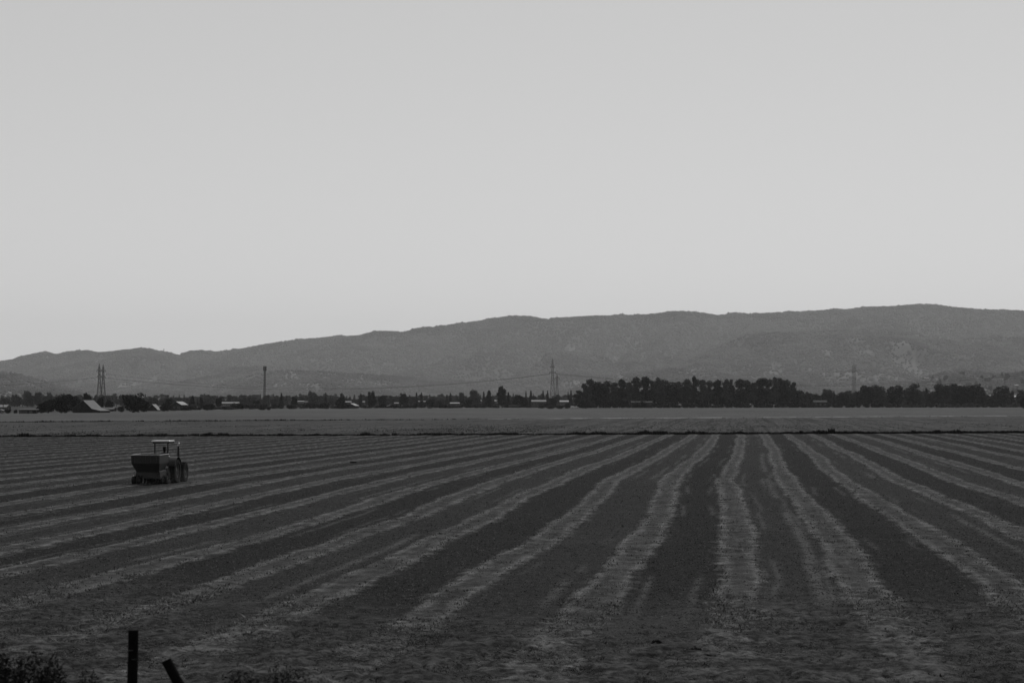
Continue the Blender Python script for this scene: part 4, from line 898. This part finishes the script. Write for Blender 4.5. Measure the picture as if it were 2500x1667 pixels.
for s_ in (-1, 1):
    wheel_obj(tr, s_ * .86, 0, .86, .46, s_)
    wheel_obj(tr, s_ * .84, 2.35, .68, .36, s_)
    # fender arcs over the rear wheels
    m = MB(); V = []; n = 12
    for i in range(n + 1):
        a = R(20 + 140 * i / n)
        for x in (s_ * .58, s_ * 1.12):
            for rr in (.95, .99): V.append((x, math.cos(a) * rr - .02, .86 + math.sin(a) * rr))
    fs = []
    for i in range(n):
        o_ = i * 4; q = o_ + 4
        fs += [(o_ + 1, o_ + 3, q + 3, q + 1), (o_, q, q + 2, o_ + 2), (o_, o_ + 1, q + 1, q), (o_ + 2, q + 2, q + 3, o_ + 3)]
    m.add(V, fs); m.build('fender', M['paint_mid'], tr)
MB().box((0, 1.75, 1.45), (.78, 1.75, .62), bev=.1).build('hood', M['paint_dark'], tr)
MB().box((0, 2.66, 1.35), (.66, .08, .62)).build('grille', M['rust'], tr)
for s_ in (-1, 1): MB().lathe([(.001, .04), (.09, .04), (.1, 0), (.001, 0)], (0, 0, 0), n=14).build('headlight', M['metal_edge'], tr, (s_ * .24, 2.71, 1.55)).rotation_euler = (0, 0, R(90))
MB().box((0, 1.2, .92), (.46, 3.0, .5), bev=.06).build('chassis', M['paint_dark'], tr)
MB().box((0, 2.35, .68), (1.3, .2, .2)).build('front_axle', M['paint_dark'], tr)
MB().box((0, 0, .86), (1.4, .3, .34)).build('rear_axle', M['paint_dark'], tr)
MB().box((0, .1, 1.22), (1.05, 1.2, .1)).build('platform', M['paint_dark'], tr)
MB().box((0, -.1, 1.5), (.5, .48, .14), bev=.05).build('seat', M['rubber'], tr)
MB().box((0, -.34, 1.8), (.48, .12, .5), bev=.05).build('seat_back', M['rubber'], tr)
MB().tube([(0, .85, 1.5), (0, .52, 1.95)], .03).build('steering_column', M['rust'], tr)
sw_ = MB(); sw_.tube([(0.2 * math.cos(a), .5 + .2 * math.sin(a) * .6, 1.96 + .2 * math.sin(a) * .5) for a in [2 * math.pi * i / 16 for i in range(17)]], .016, 6); sw_.build('steering_wheel', M['rubber'], tr)
MB().box((0, .78, 1.62), (.6, .3, .5), bev=.06).build('dashboard', M['paint_dark'], tr)
for sx, sy, ty_ in ((-.47, -.42, -.42), (.47, -.42, -.42)):
    MB().tube([(sx, sy, 1.2), (sx, sy, 2.86)], .05, 6).build('canopy_post', M['rust'], tr)
rf = MB(); rf.box((-.02, .10, 2.93), (1.34, 1.3, .12), bev=.05); rf.build('canopy_roof', M['roof_white'], tr)
MB().box((0, .1, 2.83), (1.2, 1.25, .1)).build('canopy_frame', M['rust'], tr)
ex = MB(); ex.tube([(.62, 1.75, 1.3), (.62, 1.75, 1.75), (.62, 1.75, 2.55)], [.10, .10, .055], 10); ex.build('exhaust_pipe', M['rust'], tr)
MB().tube([(.62, 1.75, 2.54), (.63, 1.75, 2.64), (.69, 1.72, 2.78)], [.050, .052, .048], 10).build('exhaust_tip', M['metal_edge'], tr)  # bright tone paints in the highlight at the pipe end
MB().tube([(0, -.4, .55), (0, -1.25, .5)], .05).build('drawbar', M['rust'], tr)
MB().box((-.5, -.9, .62), (.08, .9, .1)).build('lift_arm', M['rust'], tr); MB().box((.5, -.9, .62), (.08, .9, .1)).build('lift_arm', M['rust'], tr)

rot = Matrix.Rotation(HEAD, 3, 'Z')
def in_tr(p): return Vector((X0, Y0, GZ)) + rot @ Vector(p)
sp_ = empty('spreader', in_tr((0, -2.4, 0)), HEAD); tag(sp_, 'dark open hopper spreader with small wheels hitched behind the tractor', 'spreader')
# local: y from -1.2 (rear) to +1.1 ; x from -1.23 to .79
x0, x1, y0_, y1_ = -1.23, .80, -1.2, 1.1
zt, zm, zb = 2.02, 1.45, .85
m = MB(); cxm = (x0 + x1) / 2
top = [(x0, y0_, zt), (x1, y0_, zt), (x1, y1_, zt + .03), (x0, y1_, zt + .03)]
mid = [(x0 + .02, y0_ + .03, zm), (x1 - .02, y0_ + .03, zm), (x1 - .02, y1_ - .03, zm), (x0 + .02, y1_ - .03, zm)]
bot = [(x0 + .30, y0_ + .3, zb), (x1 - .12, y0_ + .3, zb), (x1 - .3, y1_ - .5, zb), (x0 + .42, y1_ - .5, zb)]
inn = [(p_[0] + (.03 if p_[0] < cxm else -.03), p_[1] + (.03 if p_[1] < 0 else -.03), p_[2]) for p_ in top]
inb = [(p_[0] * .6 + cxm * .4, p_[1] * .6, zm) for p_ in top]
V = top + mid + bot + inn + inb; f = []
for i in range(4):
    j = (i + 1) % 4
    f += [(i + 4, j + 4, j, i), (i + 8, j + 8, j + 4, i + 4), (i, j, j + 12, i + 12), (i + 12, j + 12, j + 16, i + 16)]
f += [(11, 10, 9, 8), (16, 17, 18, 19)]; m.add(V, f); m.build('hopper', M['paint_mid'], sp_)
rim_pts = [Vector(p_) + Vector((0, 0, .015)) for p_ in top]
m = MB()
for i in range(4): m.tube([rim_pts[i], rim_pts[(i + 1) % 4]], .022, 6)
m.build('hopper_rim', M['metal_edge'], sp_)
for i in range(5):
    x = x0 + .25 + i * .38; MB().box((x, y0_ - .01, (zt + zm) / 2), (.04, .04, zt - zm - .08)).build('hopper_rib', M['paint_mid'], sp_)
m = MB(); m.box((cxm, -.1, .74), (1.5, 1.5, .24)); m.build('metering_box', M['paint_dark'], sp_)
MB().lathe([(.001, -.3), (.30, -.28), (.42, -.16), (.42, .16), (.30, .28), (.001, .3)], (.42, 1.22, .82), n=20).build('fan_housing', M['rust'], sp_)
MB().box((.45, 1.15, .52), (.75, .55, .5), bev=.06).build('front_frame', M['rust'], sp_)
MB().tube([(.80, .95, 1.2), (.84, 1.0, .8), (.80, .9, .3)], .035, 8).build('hose', M['wall_mid'], sp_)
MB().box((.08, .05, .66), (1.25, 1.7, .62), bev=.08).build('gearbox_housing', M['paint_dark'], sp_)
MB().box((cxm, -.55, .52), (1.9, .12, .14)).build('tool_bar', M['paint_dark'], sp_)
MB().box((cxm, .45, .52), (1.9, .12, .14)).build('tool_bar', M['paint_dark'], sp_)
for i in range(7):
    x = x0 + .38 + i * .22; MB().tube([(x, -.5, .7), (x, -.7, .4), (x, -.72, .14)], [.055, .05, .045], 8).build('drop_tube', M['rubber'], sp_)
for i in range(6):
    x = x0 + .45 + i * .25; MB().box((x, -.25, .3), (.05, .5, .42), rx=R(15)).build('shank', M['rust'], sp_)
for s_, x in ((-1, x0 + .06), (1, x1 - .02)):
    MB().box((x - s_ * .22, -.1, .66), (.08, 1.5, .22)).build('side_frame', M['rust'], sp_)
for x, y, r, w_ in ((-1.08, -1.02, .29, .2), (-.78, -1.02, .27, .16), (.62, -.1, .29, .2), (.84, .35, .29, .18)):
    wheel_obj(sp_, x, y, r, w_, 1 if x > 0 else -1, .5, 'gauge_wheel')
MB().tube([(-1.02, -.55, .6), (-1.16, -.85, .62), (-1.16, -1.02, .32)], .04, 6).build('wheel_arm', M['metal_edge'], sp_)
MB().tube([(.72, .1, .6), (.74, .3, .32)], .04, 6).build('wheel_arm', M['rust'], sp_)
MB().tube([(0, .9, .6), (0, 1.2, .5)], .06, 6).build('hitch', M['rust'], sp_)

# driver: one continuous skinned body, seated
def person(loc, rz, label):
    V = [(0, 0, .0), (0, -.01, .2), (0, 0, .42), (0, .01, .53), (0, .02, .60), (0, .035, .70), (0, .03, .80),
         (-.19, 0, .46), (-.25, .12, .22), (-.14, .40, .26), (-.12, .48, .27), (.19, 0, .46), (.25, .12, .22), (.14, .40, .26), (.12, .48, .27),
         (-.1, .05, 0), (-.14, .46, .02), (-.14, .52, -.40), (-.14, .66, -.42), (.1, .05, 0), (.14, .46, .02), (.14, .52, -.40), (.14, .66, -.42)]
    E = [(0, 1), (1, 2), (2, 3), (3, 4), (4, 5), (5, 6), (2, 7), (7, 8), (8, 9), (9, 10), (2, 11), (11, 12), (12, 13), (13, 14), (0, 15), (15, 16), (16, 17), (17, 18), (0, 19), (19, 20), (20, 21), (21, 22)]
    Rr = [.16, .15, .17, .065, .08, .125, .10, .075, .05, .035, .035, .075, .05, .035, .035, .1, .075, .05, .04, .1, .075, .05, .04]
    me = bpy.data.meshes.new('person'); me.from_pydata(V, E, []); me.materials.append(M['cloth'])
    o = bpy.data.objects.new('person', me); COL.objects.link(o); o.location = loc; o.rotation_euler = (0, 0, rz)
    md = o.modifiers.new('skin', 'SKIN'); sv = me.skin_vertices
    lay = me.attributes.get('skin_vertices')
    bm = bmesh.new(); bm.from_mesh(me); sl = bm.verts.layers.skin.verify(); bm.verts.ensure_lookup_table()
    for v, r in zip(bm.verts, Rr): v[sl].radius = (r, r)
    bm.verts[0][sl].use_root = True; bm.to_mesh(me); bm.free()
    o.modifiers.new('sub', 'SUBSURF').levels = 1; o.modifiers['sub'].render_levels = 2
    tag(o, label, 'person')
    hd = MB(); hd.lathe([(.001, .16), (.06, .15), (.105, .10), (.12, .03), (.122, -.0), (.16, -.01), (.17, -.02), (.11, -.03)], (0, 0, 0), 'Z', 16)
    hd.build('cap', M['rubber'], o, (0, .03, .80), True)
person(in_tr((.06, .12, 1.60)), HEAD, 'driver in dark clothes sitting under the tractor canopy')

# ------------------------------------------------------------------ foreground posts and bush
YF = 23.0
def post(px, ptop, wpx, lean, label, leany=0, zb=1.7):
    top = at(px, ptop, YF); w = wpx / F * YF; e = empty('fence_post', (0, 0, 0))
    h = (top.z - zb) / math.cos(lean); m = MB(); n = 10; rng = np.random.default_rng(int(px))
    pts = []; rad = []
    for i in range(7):
        f = i / 6; pts.append((rng.normal(0, .002), rng.normal(0, .002), h * f)); rad.append(w / 2 * (1.04 - .05 * f + rng.normal(0, .01)))
    m.tube(pts, rad, n); m.build('timber', M['post'], e)
    e.location = top - Vector((math.sin(lean) * h, 0, math.cos(lean) * h)); e.rotation_euler = (0, lean, 0); tag(e, label, 'fence post')
    return e, h, w
e, h, w = post(325, 1537, 25.5, R(.6), 'upright black wooden fence post at the lower left')
for q, dx in ((.222, -.012), (.322, .02)):
    MB().box((dx, -w / 2 - .004, h - q), (.05, .01, .006)).build('wire_tie', M['tie'], e)
post(405, 1611, 26, R(-28), 'black wooden fence post leaning left beside the upright one')
def bush(px, py_top, wpx, n, label, seed, stems=16, leaf=.022):
    rng = np.random.default_rng(seed); c = at(px, py_top, YF + 1); zb = 1.85; hgt = c.z - zb; w = wpx / F * YF
    e = empty('weed_bush', (c.x, YF + 1, zb)); tag(e, label, 'bush')
    m = MB(); tips = []
    for i in range(stems):
        a = rng.uniform(0, 6.28); r = w * .5 * math.sqrt(rng.random()); x, y = r * math.cos(a), r * math.sin(a) * .6; hh = hgt * rng.uniform(.55, 1.0) * (1 - .35 * (r / (w * .5)) ** 2)
        p0, p1, p2 = Vector((x * .3, y * .3, 0)), Vector((x * .7, y * .7, hh * .55)), Vector((x, y, hh)); m.tube([p0, p1, p2], [.008, .006, .003], 5); tips.append((p0, p1, p2))
    m.build('stem', M['weed_dark'], e)
    V = []
    for i in range(n):
        p0, p1, p2 = tips[rng.integers(len(tips))]; f = rng.uniform(.25, 1.0); p_ = p0.lerp(p1, f * 2) if f < .5 else p1.lerp(p2, f * 2 - 1)
        c_ = np.array(p_) + rng.normal(0, .055, 3); a = rng.normal(size=3); a /= np.linalg.norm(a); b_ = np.cross(a, rng.normal(size=3)); b_ /= np.linalg.norm(b_)
        s_ = leaf * rng.uniform(.6, 1.5); V.append([c_ - a * s_ * 1.4, c_ - b_ * s_ * .6, c_ + a * s_ * 1.4, c_ + b_ * s_ * .6])
    V = np.array(V); V[..., 2] = np.maximum(V[..., 2], .01)
    me = tris_mesh('foliage', V, 4); o = mesh_obj('foliage', me, foliage('bush_leaf', .022, .5, 3), e)
bush(60, 1572, 300, 6500, 'dark leafy bush rising into the lower left corner', 3, 40)
bush(-60, 1570, 160, 2500, 'dark leafy bush cut by the left edge at the bottom', 4, 20)
bush(585, 1592, 60, 1000, 'thin wispy weed at the bottom right of the leaning post', 5, 9, .018)
bush(200, 1615, 170, 2200, 'low thin weed between the corner bush and the upright post', 9, 26, .016)
bush(900, 1625, 220, 2200, 'sparse low weed along the bottom edge left of centre', 8, 26, .015)
bush(650, 1612, 300, 5200, 'low scruffy weed along the bottom edge right of the posts', 6, 44, .016)

for px, py, rad, lab in ((1699, 1594, .085, 'blackest small weed clump on the turf at the bottom right of centre'), (1724, 1606, .06, 'small dark weed clump just right of the blackest one'), (1606, 1574, .075, 'flat dark weed clump left of the blackest one'), (862, 1131, .17, 'isolated low dark weed patch on the striped field right of the tractor')):
    Yc = gy(py); m_ = tris_mesh('leaves', blades(RNG.normal(0, 1, (40, 3)) * np.array([rad * .55, rad * 1.2, 0]), np.full(40, rad * .9), .3, 10, .8, 1.0)); m_.materials.append(M['weed_dark'])
    o = mesh_obj('weed_clump', m_, None, None, ((px - CX) / F * Yc, Yc, .04)); tag(o, lab, 'weed', 'dark weed clumps')
# thin dust raised by the wheels
m = MB(); n_ = 10; m.lathe([(.001, -.3), (.6, -.25), (.95, 0), (.8, .3), (.4, .55), (.001, .65)], (0, 0, 0), 'Z', 24)
du = m.build('dust_cloud', None, None, in_tr((.3, -1.4, .36)), True); du.scale = (5.0, 3.2, 1.0); tag(du, 'faint low dust hanging round the wheels of the tractor and spreader', 'dust', kind='stuff')
dm = bpy.data.materials.new('dust'); dm.use_nodes = True; dn = dm.node_tree; dn.nodes.clear()
dv = dn.nodes.new('ShaderNodeVolumePrincipled'); dv.inputs['Color'].default_value = (.9, .9, .9, 1); dv.inputs['Density'].default_value = .005
dO = dn.nodes.new('ShaderNodeOutputMaterial'); dn.links.new(dv.outputs[0], dO.inputs['Volume']); du.data.materials.append(dm)

# ------------------------------------------------------------------ air
zt_ = float(ZZ.max()) + 60
m = MB(); m.box((0, 10700, zt_ / 2 - .9), (27600, 27200, zt_ + 1.8))
hz = m.build('haze', None, None); tag(hz, 'thin pale haze filling the valley air', kind='stuff')
hm = bpy.data.materials.new('haze'); hm.use_nodes = True; hn = hm.node_tree; hn.nodes.clear()
pv = hn.nodes.new('ShaderNodeVolumePrincipled'); pv.inputs['Color'].default_value = (.97, .97, .97, 1); pv.inputs['Density'].default_value = HAZE; pv.inputs['Anisotropy'].default_value = .1
ho = hn.nodes.new('ShaderNodeOutputMaterial'); hn.links.new(pv.outputs[0], ho.inputs['Volume']); hz.data.materials.append(hm)
print('TOP', len([o for o in S.objects if not o.parent]), 'ALL', len(S.objects), 'max terrain', ZZ.max())
